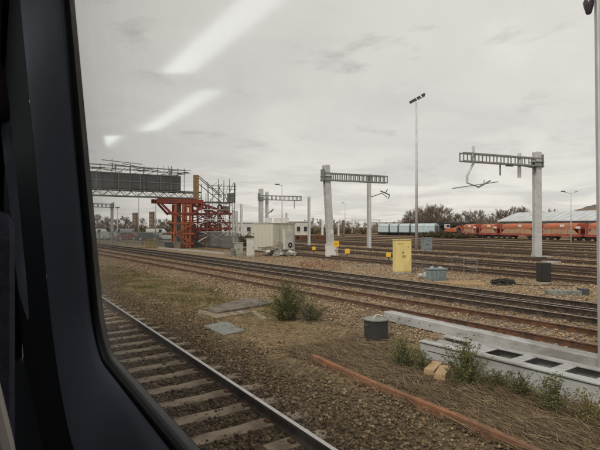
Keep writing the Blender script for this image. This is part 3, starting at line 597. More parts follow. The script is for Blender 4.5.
# ------------------------------------------------------------------ lamp posts
def lamp(label, base, zt, r, heads, m='steel', name='lamp_post'):
    t = thing(name, label, 'lamp post', (base[0], base[1], 0), -YAW)
    MB().tube((0, 0, 0), (0, 0, zt), r, r * .55, 12).build('pole', m, t, True)
    MB().box((0, 0, .03), (r * 5, r * 5, .06)).build('base_plate', 'dark_grey', t)
    for x0, z0, x1, z1 in heads: MB().tube((x0, 0, z0), (x1, 0, z1), r * .45, n=6).build('arm', m, t)
    return t
t = lamp('tall slender floodlight pole rising high above the yard', G(416.5, 250), 16.1, .17, [(-.5, 16.05, .9, 16.75)])
for x, z, d in ((-.55, 16.0, -1), (-.2, 16.2, -1), (.25, 16.45, 1), (.75, 16.75, 1)):
    h = MB().box((0, 0, 0), (.34, .30, .26)).build('floodlight', 'dark_grey', t); h.location = (x, 0, z + .12); h.rotation_euler = (0, R(-28), 0)
t = lamp('double arm lamp post standing before the orange wagons', G(571, 243), 7.9, .11, [(-.1, 7.75, -1.3, 8.05), (.1, 7.75, .95, 8.0)])
for x, s in ((-1.25, .55), (.9, .4)): bit(t, 'lamp_head', (x, 0, 8.08), (s, .25, .14), 'dark_grey' if x < 0 else 'steel')
for px, w, top, l, hd in ((345, 180, 203, 'thin far lamp post beyond the middle mast', -1), (282, 80, 185, 'lamp post rising behind the cream cabin', -1), (117.5, 88, 208, 'short dark lamp post among the parked cars', 0), (138.5, 92, 190, 'thin lamp post seen under the gantry, beside brown tower', 0), (155.5, 82, 190, 'thin lamp post just left of the red trestle', 0)):
    z = ZT(top, w); t = lamp(l, W(px, w), z, .09 + w * .0004, [(0, z - .1, hd * .9, z + .1)] if hd else [])
    bit(t, 'lamp_head', (hd * .8, 0, z + .1), (.75, .3, .18), 'dark_grey')

# ------------------------------------------------------------------ gantry, trestle, scaffolding, fence
GY = 56.0
gx = lambda px, y=GY: online(Vector((-30, y, 0)), Vector((60, y, 0)), px).x
X1 = gx(178.5)
t = thing('signal_gantry', 'long gantry bridge with dark screen panels over the tracks', 'gantry', (0, GY, 0))
XL, XR = -8.0, gx(199)
for y in (-.6, .6):
    for z in (5.95, 6.62): beam(t, 'chord', (XL, y, z), (XR, y, z), .12, .12, 'steel_dark')
x = XL; k = 0
while x < XR - .4:
    for y in (-.6, .6): beam(t, 'lattice_bar', (x, y, 6.02 if k % 2 else 6.56), (x + .62, y, 6.56 if k % 2 else 6.02), .06, .07, 'steel')
    x += .62; k += 1
bit(t, 'walkway_deck', ((XL + XR) / 2, 0, 6.72), (XR - XL, 1.3, .07), 'dark_grey')
cw = 2.32; x = X1
while x > XL:
    for z in (7.16, 8.03):
        o = bit(t, 'screen_panel', (x - cw / 2, -.68, z), (cw - .07, .03, .80), 'mesh_panel')
    bit(t, 'screen_post', (x, -.70, 7.60), (.09, .08, 1.75), 'lattice')
    x -= cw
for z in (7.60, 8.47): bit(t, 'screen_rail', ((XL + X1) / 2, -.72, z), (X1 - XL, .05, .07), 'lattice')
bit(t, 'back_screen', ((XL + X1) / 2, .66, 7.6), (X1 - XL, .03, 1.7), 'mesh_panel')
for x in (-6.5,): bit(t, 'leg', (x, 0, 2.95), (.6, .6, 5.9), 'steel_dark')
t = thing('scaffolding', 'thin scaffold tubes and handrails running along the gantry top', 'scaffolding', (0, GY, 0))
x = X1 + .4; k = 0
while x > XL:
    rod(t, 'standard', (x, -.85, 6.7), (x, -.85, 9.0 + random.uniform(0, .7)), .035, 'steel_dark')
    if k % 2: rod(t, 'standard', (x + .35, .9, 6.8), (x + .35, .9, 9.1 + random.uniform(0, .5)), .035, 'steel_dark')
    rod(t, 'transom', (x, -1.3, 8.95), (x, 1.3, 8.95 + random.uniform(-.1, .1)), .035, 'steel_dark')
    if k % 3 == 0: rod(t, 'coupler_tube', (x - .8, -.9, 8.8), (x + .5, -.9, 8.95), .06, 'dark_grey')
    x -= 1.55; k += 1
for z, y in ((8.9, -.9), (9.25, -.9), (9.0, .9), (9.4, .9)): rod(t, 'ledger', (XL, y, z + .12), (X1 + 1.2, y, z - .05), .032, 'steel_dark')
for i in range(44):
    x = random.uniform(XL + 10, X1 + 1); z = random.uniform(8.5, 9.3); k = random.random()
    if k < .45: rod(t, 'standard', (x, random.choice((-.95, .95)), 6.9), (x, random.choice((-.95, .95)), z + random.uniform(0, .9)), .028, 'steel_dark')
    elif k < .8: rod(t, 'transom', (x, -1.4, z), (x + random.uniform(-.2, .2), 1.4, z), .032, 'steel_dark')
    else: rod(t, 'loose_tube', (x, -1.0, z), (x - random.uniform(1.5, 3.5), -1.0, z + random.uniform(-.2, .5)), .03, 'steel_dark')
for (a, b) in (((gx(120), 9.5), (gx(151), 9.0)), ((gx(100), 9.75), (gx(140), 9.55))): rod(t, 'loose_tube', (a[0], -.95, a[1]), (b[0], -.95, b[1]), .04, 'steel_dark')
# trestle tower: orange red legs under a red head beam
Xa, Xb = gx(172.5), gx(190.5)
t = thing('trestle_tower', 'orange red steel trestle tower holding up the gantry end', 'trestle', (0, GY + .5, 0))
legs = [(Xa, -1.3), (Xa + .55, 1.3), (Xb - .9, -1.3), (Xb, 1.3), (Xa + .95, -1.3), (Xb - .4, -1.3)]
for x, y in legs: beam(t, 'leg', (x, y, 0), (x + .1, y, 5.25), .24, .24, 'orange_red')
for z in (.5, 1.7, 2.9, 4.1):
    for y in (-1.42, 1.42): beam(t, 'crosspiece', (Xa - .1, y, z), (Xb + .1, y, z), .12, .18, 'orange_red' if z < 3 else 'red')
    for x in (Xa, Xb): beam(t, 'crosspiece', (x, -1.3, z + .1), (x, 1.3, z + .1), .12, .16, 'orange_red')
for i, z in enumerate((.5, 1.7, 2.9)):
    a, b = (Xa, Xb) if i % 2 else (Xb, Xa)
    beam(t, 'brace', (a, -1.55, z), (b, -1.55, z + 1.2), .09, .12, 'orange_red'); beam(t, 'brace', (b, 1.2, z), (a, 1.2, z + 1.2), .09, .12, 'red')
for y in (-1.2, 0, 1.2): beam(t, 'head_beam', (gx(155.5), y, 5.55), (gx(201), y, 5.55), .30, .5 if y else .3, 'red')
beam(t, 'knee_brace', (gx(159), -1.2, 5.3), (Xa, -1.3, 3.7), .2, .25, 'red'); beam(t, 'knee_brace', (gx(162), 1.2, 5.3), (Xa, 1.3, 4.0), .2, .22, 'red')
beam(t, 'knee_brace', (gx(203), -1.2, 5.3), (Xb - .3, -1.3, 3.9), .2, .25, 'red')
bit(t, 'inner_column', ((Xa + Xb) / 2 - .25, 0, 2.65), (.55, .55, 5.3), 'steel_dark')
# red frame staging to the right of it
Xc, Xd = gx(192), gx(229)
t = thing('staging_frame', 'tangled dark red steel staging frame beside the trestle tower', 'staging', (0, GY + 1.2, 0))
for y in (-1.4, 1.6):
    for i, x in enumerate((Xc, Xc + (Xd - Xc) * .36, Xc + (Xd - Xc) * .68, Xd)):
        beam(t, 'post', (x, y, 0), (x, y, 5.2 if i < 3 else 4.4), .17, .17, 'red')
    for z in (1.25, 2.3, 3.05, 4.05): beam(t, 'rail', (Xc - .2, y - .12, z), (Xd + .2, y - .12, z + (.1 if z > 4 else 0)), .12, .24 if z in (4.05, 2.3) else .15, 'red')
for a, b, z0, z1, y in ((0, .4, 1.2, 4.0, -1.6), (.7, .35, 1.3, 3.1, -1.62), (.65, 1, 4.0, 2.3, -1.6), (.1, .5, 5.4, 3.6, -1.64), (.35, .75, 5.6, 3.9, 1.5), (.7, 1.0, 5.3, 3.9, -1.6), (.4, 0, 4.1, 5.4, 1.4), (.75, .4, 1.2, 2.4, 1.5), (1.0, .7, 2.4, 1.0, -1.5), (.25, .68, .9, 2.9, -1.4), (0, .3, 3.0, 1.6, 1.5)):
    beam(t, 'brace', (Xc + (Xd - Xc) * a, y, z0), (Xc + (Xd - Xc) * b, y, z1), .14, .2, 'red')
for y in (-1.5, 1.5): beam(t, 'inclined_girder', (Xc + .2, y, 5.55), (Xd - .1, y, 4.2), .2, .3, 'red')
for x, z0, z1 in ((.12, .4, 2.9), (.5, .4, 3.4)): bit(t, 'jack_column', (Xc + (Xd - Xc) * x, 0, (z0 + z1) / 2), (.6, .6, z1 - z0), 'red' if x > .3 else 'steel_dark')
for i in range(26):
    a = random.uniform(0, .95); b = min(1, max(0, a + random.choice((-1, 1)) * random.uniform(.12, .4))); z0 = random.uniform(.6, 4.6); z1 = max(.4, min(5.0, z0 + random.uniform(-1.4, 1.4))); y = random.choice((-1.3, -.4, .5, 1.4))
    beam(t, 'brace', (Xc + (Xd - Xc) * a, y, z0), (Xc + (Xd - Xc) * b, y, z1), .09, .13, random.choice(('red', 'red', 'orange_red', 'steel_dark')))
for a, b, z0, z1 in ((.2, .8, 1.9, .9), (.3, .9, 3.7, 2.6), (.05, .6, 2.7, 3.6), (.5, .95, 1.0, 2.1), (.1, .5, .7, 1.7)):
    rod(t, 'scaffold_tube', (Xc + (Xd - Xc) * a, -1.8, z0), (Xc + (Xd - Xc) * b, -1.8, z1), .07, 'steel')
t = thing('timber_column', 'upright ochre boarded column above the red head beam', 'column', (gx(194), GY - .7, 5.82))
MB().box((0, 0, 1.45), (.62, .3, 2.9)).build('board', 'ochre', t); MB().box((-.22, -.17, 1.45), (.1, .04, 2.9)).box((.22, -.17, 1.45), (.1, .04, 2.9)).build('edge_batten', 'wood_old', t)
t = thing('access_scaffold', 'open scaffold platform with stair rails right of ochre column', 'scaffolding', (0, GY + .3, 0))
Xe, Xf = gx(199), gx(232)
bit(t, 'deck_board', ((Xe + .8 + Xf) / 2, 0, 5.55), (Xf - Xe - .8, 2.0, .12), 'wood_old')
for i in range(7):
    x = Xe + (Xf - Xe) * i / 6
    rod(t, 'standard', (x, -1.1, .0 if i % 2 else 3.0), (x, -1.1, (7.6, 7.9, 7.4, 8.3, 8.2, 8.4, 8.0)[i] + .1), .045, 'steel_dark')
    if i % 2 == 0: rod(t, 'standard', (x + .3, 1.1, 0), (x + .3, 1.1, 8.0), .045, 'steel_dark')
for z in (6.5, 7.2, 7.55): rod(t, 'guard_rail', (Xe + 1.2, -1.15, z), (Xf + .2, -1.15, z), .035, 'steel_dark')
for i in range(22):
    x = random.uniform(Xe, Xf); z = random.uniform(3.2, 7.4); k = random.random()
    if k < .5: rod(t, 'standard', (x, random.uniform(-1, 1), z - 1.4), (x, -1.0, z + random.uniform(.6, 1.4)), .03, 'steel_dark')
    else: rod(t, 'diagonal_tube', (x, -1.1, z), (min(Xf, x + random.uniform(.6, 2.2)), -1.1, z + random.uniform(-.9, .9)), .03, random.choice(('steel', 'steel_dark')))
for z in (4.6, 3.4, 1.9): rod(t, 'ledger', (Xe, -1.18, z), (Xf, -1.18, z), .045, 'steel')
for dz in (0, .75, 1.0): rod(t, 'stair_rail', (gx(196.5), -1.2, 7.6 + dz), (gx(219), -1.2, 5.5 + dz * .8), .05, 'steel_dark')
for a, b, z0, z1 in ((.25, .6, 5.6, 7.8), (.45, .8, 7.6, 5.7), (.7, .95, 5.6, 8.0), (.3, .9, 3.6, 5.3)): rod(t, 'diagonal_tube', (Xe + (Xf - Xe) * a, -1.25, z0), (Xe + (Xf - Xe) * b, -1.25, z1), .04, 'steel_dark')
MB().box((Xf, 0, 6.75), (.1, 2.2, .1)).box((Xf, -1.1, 6.75), (.14, .1, 2.4)).box((Xf, 0, 5.6), (.1, 2.2, .1)).build('end_frame', 'dark_grey', t)
bit(t, 'end_mesh', (Xf - .55, -1.12, 6.15), (.95, .03, 1.1), 'fence')
bit(t, 'timber_pack', (Xf - 1.0, -.3, 4.7), (.9, .6, .8), 'ochre')
# palisade fence
def fence(label, p0, p1, h):
    d = p1 - p0; L = d.length; t = thing('palisade_fence', label, 'fence', p0, math.atan2(d.y, d.x))
    n = int(L / 2.75)
    for i in range(n + 1): bit(t, 'post', (i * L / n, .05, h / 2), (.11, .10, h), 'fence')
    for z in (.35, h - .35): bit(t, 'rail', (L / 2, .02, z), (L, .04, .06), 'fence')
    m = MB(); x = .08
    while x < L:
        m.add([(x, -.02, .06), (x + .07, -.02, .06), (x + .07, -.02, h), (x + .035, -.02, h + .08), (x, -.02, h), (x, -.004, .06), (x + .07, -.004, .06), (x + .07, -.004, h), (x + .035, -.004, h + .08), (x, -.004, h)],
              [(0, 1, 2, 3, 4), (9, 8, 7, 6, 5), (0, 5, 6, 1), (1, 6, 7, 2), (2, 7, 8, 3), (3, 8, 9, 4), (4, 9, 5, 0)]); x += .155
    tag(m.build('pales', 'fence', t), kind='stuff'); return t
fence('grey palisade fence in front of the red trestle and car park', G(86, 244), G(210, 247.6), 1.85)
fence('palisade fence panel between the trestle and cream cabin', G(211, 247.6), G(238, 249.8), 1.8)
# odds and ends on the lineside
t = thing('cable_trough', 'pale concrete trough edge in front of the palisade fence', 'trough', G(160, 248.4))
d = G(226, 254.5) - G(160, 248.4); t.rotation_euler[2] = math.atan2(d.y, d.x); n = 24
for i in range(n): bit(t, 'trough_lid', (d.length * (i + .5) / n, 0, .07), (d.length / n - .03, .45, .14), 'concrete', random.uniform(-.03, .03))
def cabinet(label, base, w, dpt, h, m, name='equipment_cabinet', rz=-R(20), plinth=.08, doors=2, roof=True, group=None):
    t = thing(name, label, 'cabinet', (base[0], base[1], 0), rz, group)
    MB().box((0, 0, plinth / 2), (w * .96, dpt * .96, plinth)).build('plinth', 'concrete', t)
    MB().box((0, 0, plinth + (h - plinth) / 2), (w, dpt, h - plinth)).build('body', m, t, bevel=.012)
    dw = (w - .06) / doors
    for i in range(doors):
        o = MB().box((-w / 2 + .03 + dw * (i + .5), -dpt / 2 - .008, plinth + (h - plinth) / 2), (dw - .02, .016, h - plinth - .1)).build('door', m, t, bevel=.004)
        bit(o, 'handle', (-w / 2 + .03 + dw * (i + .5) + dw * .36 * (1 if i == 0 else -1), -dpt / 2 - .03, h * .52), (.03, .03, .12), 'dark_grey')
    if roof: MB().box((0, 0, h + .02), (w + .06, dpt + .06, .04)).build('roof', m, t, bevel=.006)
    return t
t = cabinet('tall yellow cabinet standing alone beside the running lines', G(402, 273), .88, .5, 1.78, 'yellow', rz=-R(22))
bit(t, 'warning_label', (-.05, -.268, 1.12), (.10, .004, .07), 'dark_grey'); bit(t, 'warning_label', (.24, -.268, 1.42), (.05, .004, .05), 'black'); bit(t, 'vent', (-.2, -.268, 1.6), (.3, .004, .05), 'yellow_dull')
cabinet('white square cabinet at the foot of the middle mast', G(331, 257), .84, .5, 1.06, 'white', doors=1)
cabinet('tall pale cabinet in front of the cream cabin', G(250.5, 256.8), .66, .5, 1.5, 'pale', doors=1, rz=-R(25))
cabinet('lower grey green cabinet left of the tall pale one', G(238.5, 256), .80, .5, 1.12, 'greenish', rz=-R(25))
cabinet('small dark grey box left of the grey green cabinet', G(232.5, 256.3), .3, .3, .7, 'steel_dark', doors=1, roof=False)
cabinet('grey cabinet at the foot of the floodlight pole', G(426.5, 251), 1.0, .6, 1.38, 'blue_grey')
cabinet('black upright box in front of the tall single mast', G(543.5, 283.5), .46, .4, .92, 'black', doors=1, rz=-R(30), roof=False)
t = thing('transformer_box', 'low blue grey transformer box between the two handrails', 'transformer', G(436, 280.5), -R(25))
MB().box((0, 0, .26), (.82, .5, .52)).build('body', 'blue_grey', t, bevel=.02); MB().box((0, 0, .55), (.9, .58, .06)).build('lid', 'blue_grey', t, bevel=.01)
for x in (-.3, -.1, .1, .3): bit(t, 'cooling_rib', (x, -.27, .27), (.03, .05, .42), 'blue_grey')
for x in (-.2, .2): bit(t, 'terminal', (x, 0, .61), (.12, .12, .08), 'steel')
for i, (px, py, a) in enumerate([(427.5, 279, .3), (421, 277.5, .17)]):
    b = bmesh.new(); bmesh.ops.create_icosphere(b, subdivisions=2, radius=a)
    for v in b.verts: v.co *= random.uniform(.82, 1.12); v.co.z = v.co.z * .7 + a * .5
    me = bpy.data.meshes.new('boulder'); b.to_mesh(me); b.free(); me.materials.append(M['concrete'])
    tag(put('boulder', me, None, G(px, py)), ('larger' if i == 0 else 'smaller') + ' pale stone left of the transformer box', 'stone')
def handrail(label, pa, pb, h, n):
    p0, p1 = pa, pb; d = p1 - p0; t = thing('handrail', label, 'railing', p0, math.atan2(d.y, d.x)); L = d.length
    for z in (h, h * .55): rod(t, 'rail', (0, 0, z), (L, 0, z), .02, 'steel_dark', 8)
    for i in range(n): rod(t, 'post', (L * i / (n - 1), 0, 0), (L * i / (n - 1), 0, h), .02, 'steel_dark', 8)
handrail('thin tube handrail running right from the yellow cabinet', G(412.5, 271), G(433, 276), .62, 3)
handrail('thin tube handrail right of the transformer box', G(452, 274), G(477, 279), .9, 3)
for px, py, l in ((458, 283, 'long pale plank on the bare strip right of transformer box'), (467, 285, 'pale plank lying nearest the running lines below handrail')):
    t = thing('timber_plank', l, 'plank', G(px, py), R(65)); MB().box((0, 0, .05), (.25, 2.1 if px < 460 else 1.5, .08)).build('plank_body', 'wood', t, bevel=.005); t.rotation_euler[2] = -YAW - R(86 if px < 460 else 95)
t = thing('timber_sleeper', 'old dirty timber lying behind yellow marker box', 'timber', G(368, 266.5), -YAW - R(88)); MB().box((0, 0, .06), (.35, 1.5, .12)).build('timber_body', 'wood_old', t)
t = thing('concrete_block', 'pale concrete block on the bare strip near the black box', 'block', G(560, 295), -YAW)
MB().box((.1, 0, .09), (1.2, .35, .18)).build('block_body', 'slab_grey', t, bevel=.01); bit(t, 'cap', (.85, 0, .12), (.28, .32, .24), 'dark_grey')
t = thing('concrete_slab', 'flat pale slab beside the foot of the tall mast', 'slab', G(551, 262.5), -YAW); MB().box((0, 0, .05), (1.0, .8, .1)).build('slab_body', 'concrete', t)
# coil of black cable
m = MB(); prev = None
for i in range(90):
    a = i * .45; r = .32 + .10 * math.sin(i * 1.7); p = Vector((math.cos(a) * r * 1.5 + .1 * math.sin(i * .6), math.sin(a) * r, .05 + .0018 * i + .03 * math.sin(i * 2.1)))
    if prev: m.tube(prev, p, .022, n=5, caps=False)
    prev = p
tag(m.build('cable_coil', 'black'), 'tangled coil of black cable on the bare strip', 'cable').location = G(503, 284.5)
m = MB(); prev = None
for i in range(20):
    p = Vector((i * .14, .15 * math.sin(i * .6), .03)); 
    if prev: m.tube(prev, p, .02, n=5, caps=False)
    prev = p
o = tag(m.build('loose_cable', 'black'), 'loose black cable trailing right from the tangled coil', 'cable'); o.location = G(508, 285.5); o.rotation_euler[2] = -YAW - R(4)
# yellow marker boxes on stakes
for px, py, ty, l in ((314, 252.6, 246.8, 'small yellow marker box on a stake right of cream cabin'), (347.5, 258, 249, 'yellow marker box on a stake right of the white cabinet'), (388.5, 262.5, 252.5, 'yellow marker box on a stake left of the yellow cabinet')):
    p = G(px, py); w = p.x * math.sin(YAW) + p.y * math.cos(YAW); zt = ZT(ty, w); s = 4.6 / FPX * w if px > 320 else 3.4 / FPX * w
    t = thing('marker_box', l, 'marker', p, -YAW - R(12), 'yellow marker boxes'); rod(t, 'stake', (0, 0, 0), (0, 0, zt - s * .9), .035, 'dark_grey')
    MB().box((0, 0, zt - s * .5), (s, s * .8, s * .95)).build('box', 'yellow_sign', t, bevel=.02); bit(t, 'cap', (0, 0, zt + .01), (s * .8, s * .6, .03), 'yellow_dull')
p = G(337.6, 257.5); t = thing('warning_sign', 'square yellow sign on a pole next to the white cabinet', 'sign', p, -YAW); rod(t, 'pole', (0, .03, 0), (0, .03, 1.3), .03, 'steel')
MB().box((-.12, 0, 1.12), (.50, .03, .46)).build('plate', 'yellow_sign', t, bevel=.008); bit(t, 'symbol', (-.12, -.02, 1.12), (.2, .006, .05), 'dark_grey')
# red barrier mesh remains and rubble
p = np.array([G(random.uniform(300, 340), random.uniform(262, 271))[:] for _ in range(900)]); p[:, 2] = rng.uniform(0, .06, 900)
stones('rubble', p, rng.uniform(.03, .08, 900), [(.24, .13, .09), (.24, .165, .12), (.27, .17, .12), (.22, .17, .13)], OCT, 'reddish broken rubble on the strip before the white cabinet')
# rubbish heap at the cabin
t = thing('rubble_heap', 'heap of broken concrete and boards in front of cream cabin', 'rubble', G(279, 256), -YAW)
for i in range(42):
    x = random.uniform(-1.25, 1.35); y = random.uniform(-.4, .5); s = random.uniform(.16, .46); z = random.uniform(.08, .28) + max(0, .35 - abs(x + .5) * .4) * (i % 2)
    o = bit(t, 'broken_block', (x, y, z), (s * 1.3, s, s * .55), ('concrete', 'slab_grey', 'wood_old', 'pale')[i % 4], random.uniform(0, 3)); o.rotation_euler[0] = random.uniform(-.4, .4); o.rotation_euler[1] = random.uniform(-.3, .3)
for i in range(9):
    o = bit(t, 'board', (random.uniform(-1.2, -.1), random.uniform(-.4, .3), .45 + i * .05), (random.uniform(.8, 1.5), .16, .04), 'wood_old', random.uniform(-.5, .5)); o.rotation_euler[1] = random.uniform(-.2, .2)
# cream cabin
cp = G(273, 253); t = thing('portable_cabin', 'cream portable cabin with flat roof and air conditioner', 'cabin', cp, R(8.6))
CW, CD, CH = 2.75, 3.1, 2.86
MB().box((CW / 2, CD / 2, .09), (CW - .2, CD - .2, .18)).build('plinth', 'dark_grey', t)
MB().box((CW / 2, CD / 2, .16 + (CH - .16) / 2), (CW, CD, CH - .16)).build('wall', 'cream', t)
for i in range(5): bit(t, 'cladding_panel', (-.008, CD * (i + .5) / 5, 1.5), (.024, CD / 5 - .014, CH - .3), 'cream')
for i in range(3): bit(t, 'cladding_panel', (CW * (i + .5) / 3, -.008, 1.5), (CW / 3 - .014, .024, CH - .3), 'cream')
MB().box((CW / 2, CD / 2, CH + .02), (CW + .16, CD + .16, .10)).build('roof', 'pale', t, bevel=.02)
ac = MB().box((1.65, -.24, 1.25), (1.05, .40, 1.9)).build('air_conditioner', 'pale', t, bevel=.03)
MB().tube((1.78, -.45, .72), (1.78, -.47, .72), .27, n=20).build('fan_grille', 'black', ac); MB().tube((1.78, -.46, .72), (1.78, -.48, .72), .09, n=12).build('fan_hub', 'steel', ac)
bit(t, 'junction_box', (.62, -.12, .95), (.4, .2, .42), 'greenish'); rod(t, 'conduit', (.62, -.06, 1.1), (.62, -.06, 2.6), .03, 'steel')
t = thing('roof_unit', 'white ventilation units on a frame seen above the cabin roof', 'ventilation unit', W(276, 62), -YAW)
for x in (-1.4, 1.4): bit(t, 'post', (x, 0, 1.6), (.12, .12, 3.2), 'steel')
for x in (-1.0, .2, 1.2): bit(t, 'housing', (x, 0, 3.4), (.9 if x else .6, .6, .55), 'white')
# yellow frame and dark skips by the fence
t = thing('yellow_barrier', 'dull yellow steel barrier frame by the palisade fence', 'barrier', G(152, 247.5), -YAW)
for x in (-.65, .65): bit(t, 'upright', (x, 0, .5), (.09, .09, 1.0), 'yellow_dull')
for z in (.1, .5, .97): bit(t, 'bar', (0, 0, z), (1.38, .07, .12), 'yellow_dull')
for x in (-.22, .22): bit(t, 'slat', (x, 0, .5), (.14, .05, .9), 'yellow_dull')
for px, w_, h_, l in ((170.5, .95, .75, 'dark grey bin left of the trestle tower foot'), (178, .65, .7, 'dark brown bin at the trestle tower foot')):
    t = thing('waste_bin', l, 'bin', G(px, 248.6), -YAW)
    MB().add([(-w_ / 2, -.4, 0), (w_ / 2, -.4, 0), (w_ / 2, .4, 0), (-w_ / 2, .4, 0), (-w_ / 2 - .1, -.5, h_), (w_ / 2 + .1, -.5, h_), (w_ / 2 + .1, .5, h_), (-w_ / 2 - .1, .5, h_)], [(0, 3, 2, 1), (4, 5, 6, 7), (0, 1, 5, 4), (1, 2, 6, 5), (2, 3, 7, 6), (3, 0, 4, 7)]).build('body', 'dark_grey' if px < 175 else 'bark', t, bevel=.02)
    MB().box((0, 0, h_ + .03), (w_ + .26, 1.06, .06)).build('lid', 'steel_dark', t)

# ------------------------------------------------------------------ wagons
OA, OB = G(598, 242), G(463, 237.6)
def orange_wagon(label, pa, pb, grp='orange wagons in the far siding'):
    p0, p1 = online(OA, OB, pa), online(OA, OB, pb); d = p1 - p0; L = d.length - .5; t = thing('flat_wagon', label, 'wagon', p0, math.atan2(d.y, d.x) - math.pi / 2, grp)
    t.location += d.normalized() * .25
    MB().box((0, L / 2, 1.0), (2.5, L, .34)).build('underframe', 'wagon_red', t)
    for y in (L * .16, L * .84):
        b = MB().box((-.95, y, .62), (.14, 2.4, .3)).box((.95, y, .62), (.14, 2.4, .3)).box((0, y, .7), (1.9, .4, .25)).build('bogie', 'black', t)
        for k in (-.85, .85):
            for sx in (-.72, .72): rod(b, 'wheel', (sx - .07, y + k, .55), (sx + .07, y + k, .55), .4, 'dark_grey', 16)
    s = min(2.2, L * .12)
    # tan side panels with raking ends, orange rounded deck along the top
    for sx in (-1.28, 1.28):
        v = [(sx, .5, 1.2), (sx, L - .5, 1.2), (sx, L - .5 - s, 2.12), (sx, .5 + s, 2.12)]; v += [(x + .06, y, z) for x, y, z in v]
        MB().add(v, [(0, 1, 2, 3), (7, 6, 5, 4), (0, 4, 5, 1), (1, 5, 6, 2), (2, 6, 7, 3), (3, 7, 4, 0)]).build('side_panel', 'wagon_tan', t)
    n = 10; arc = [(1.36 * math.cos(math.pi * i / n), 2.62 + .58 * math.sin(math.pi * i / n)) for i in range(n + 1)]
    MB().prism([(1.36, 2.2)] + arc + [(-1.36, 2.2)], .9, L - .9).build('upper_deck', 'wagon_orange', t, False)
    for y in (.35, L - .35):
        for sx in (-1.2, 1.2): bit(t, 'end_post', (sx, y, 2.0), (.2, .35, 2.2), 'wagon_red')
        bit(t, 'end_bar', (0, y, 2.75), (2.4, .3, .3), 'wagon_red')
    for k in range(1, 5): bit(t, 'side_rib', (-1.33, .5 + s + (L - 1 - 2 * s) * k / 5, 1.66), (.05, .1, .9), 'wagon_tan')
    for y, z in ((.5, 2.4), (L * .42, 2.75)): bit(t, 'number_plate', (-1.39, y, z), (.03, .9, .38), 'white')
    for y in (0, L): rod(t, 'buffer', (-.85, y, 1.0), (-.85, y + (.25 if y else -.25), 1.0), .2, 'dark_grey', 12)
    return t
for a, b, l in ((640, 588.5, 'orange and red wagon cut by the right edge behind the near mast'), (588, 544, 'orange wagon behind the double arm lamp post'), (543.5, 503.5, 'orange wagon between the tall mast and the shed end'), (503, 482.5, 'short looking orange wagon below the start of the white roof'), (482, 465, 'farthest orange wagon at the tree line')):
    orange_wagon(l, a, b)
BA, BB = G(437, 236), G(379, 235.2)
def blue_wagon(label, pa, pb):
    p0, p1 = online(BA, BB, pa), online(BA, BB, pb); d = p1 - p0; L = d.length - .35; t = thing('covered_wagon', label, 'wagon', p0, math.atan2(d.y, d.x) - math.pi / 2, 'pale blue covered wagons')
    MB().box((0, L / 2, .85), (2.5, L, .3)).build('underframe', 'dark_grey', t)
    n = 8; arc = [(1.4 * math.cos(math.pi * i / n), 2.75 + .75 * math.sin(math.pi * i / n)) for i in range(n + 1)]
    MB().prism([(1.4, 1.0)] + arc + [(-1.4, 1.0)], .08, L - .08).build('body', 'wagon_blue', t)
    for k in range(4): bit(t, 'side_door', (-1.41, L * (k + .5) / 4, 1.9), (.04, L / 4 - .12, 1.6), 'wagon_blue')
    MB().box((-1.44, L / 2, 2.75), (.05, L - .2, .08)).build('cant_rail', 'roof_white', t)
    bit(t, 'end_door', (0, .06, 1.95), (2.0, .08, 1.7), 'steel_dark')
    for y in (L * .18, L * .82):
        for k in (-.7, .7):
            for sx in (-.72, .72): rod(t, 'wheel', (sx - .07, y + k, .48), (sx + .07, y + k, .48), .42, 'black', 14)
    return t
for a, b, l in ((437, 412, 'long pale blue covered wagon nearest the trees'), (411.6, 400.3, 'pale blue covered wagon behind the floodlight pole'), (400, 391.2, 'pale blue covered wagon left of the floodlight pole'), (391, 379.5, 'pale blue covered wagon at the far end of its row')):
    blue_wagon(l, a, b)
# dark flat wagon and orange digger between the two rows
p0, p1 = W(440, 140), W(470, 128); d = p1 - p0; t = thing('flat_wagon', 'dark loaded wagon under the trees left of orange wagons', 'wagon', p0, math.atan2(d.y, d.x))
MB().box((d.length / 2, 0, 3.25), (d.length, 2.4, .9)).box((d.length * .85, 0, 3.1), (1.5, 2.5, 1.3)).build('load', 'black', t); MB().box((d.length / 2, 0, 1.4), (d.length, 2.4, .3)).build('underframe', 'dark_grey', t)
for i in range(5): bit(t, 'stanchion', (d.length * (i + .5) / 5, 0, 2.2), (.3, 2.2, 1.4), 'dark_grey')
for i in range(4): rod(t, 'wheel', (d.length * (i + .5) / 4, -1.0, .6), (d.length * (i + .5) / 4, -.8, .6), .55, 'black', 12)
p = W(449, 128); t = thing('digger', 'orange digger with pale cab between wagons under the trees', 'digger', p, -YAW)
MB().box((.4, 0, 1.7), (2.6, 2.0, 1.0)).build('body', 'wagon_orange', t, bevel=.1); o = MB().box((-.5, 0, 2.7), (1.1, 1.6, 1.1)).build('cab', 'pale', t, bevel=.08); bit(o, 'window', (-.5, -.82, 2.75), (.8, .04, .7), 'glass_dark')
for y in (-.8, .8): MB().box((.2, y, .6), (3.0, .5, .9)).build('crawler_track', 'black', t, bevel=.2)
MB().bar((.9, 0, 2.0), (2.9, 0, 2.7), .35).bar((2.9, 0, 2.7), (3.6, 0, 1.3), .28).build('arm', 'wagon_orange', t)
MB().prism([(3.3, .7), (3.9, .8), (3.8, 1.3), (3.4, 1.4)], -.4, .4).build('bucket', 'dark_grey', t)
# low wreck of rusty wheelsets by the post
t = thing('rusty_wheelsets', 'row of rusty brown wheelsets beyond the cream cabin', 'wheelsets', W(296, 92), -YAW)
for i in range(11):
    x = i * .62; 
    for y in (-.75, .75): rod(t, 'wheel', (x, y - .06, .5), (x, y + .06, .5), .48, 'rust', 16)
    rod(t, 'axle', (x, -.9, .5), (x, .9, .5), .09, 'rust', 8)

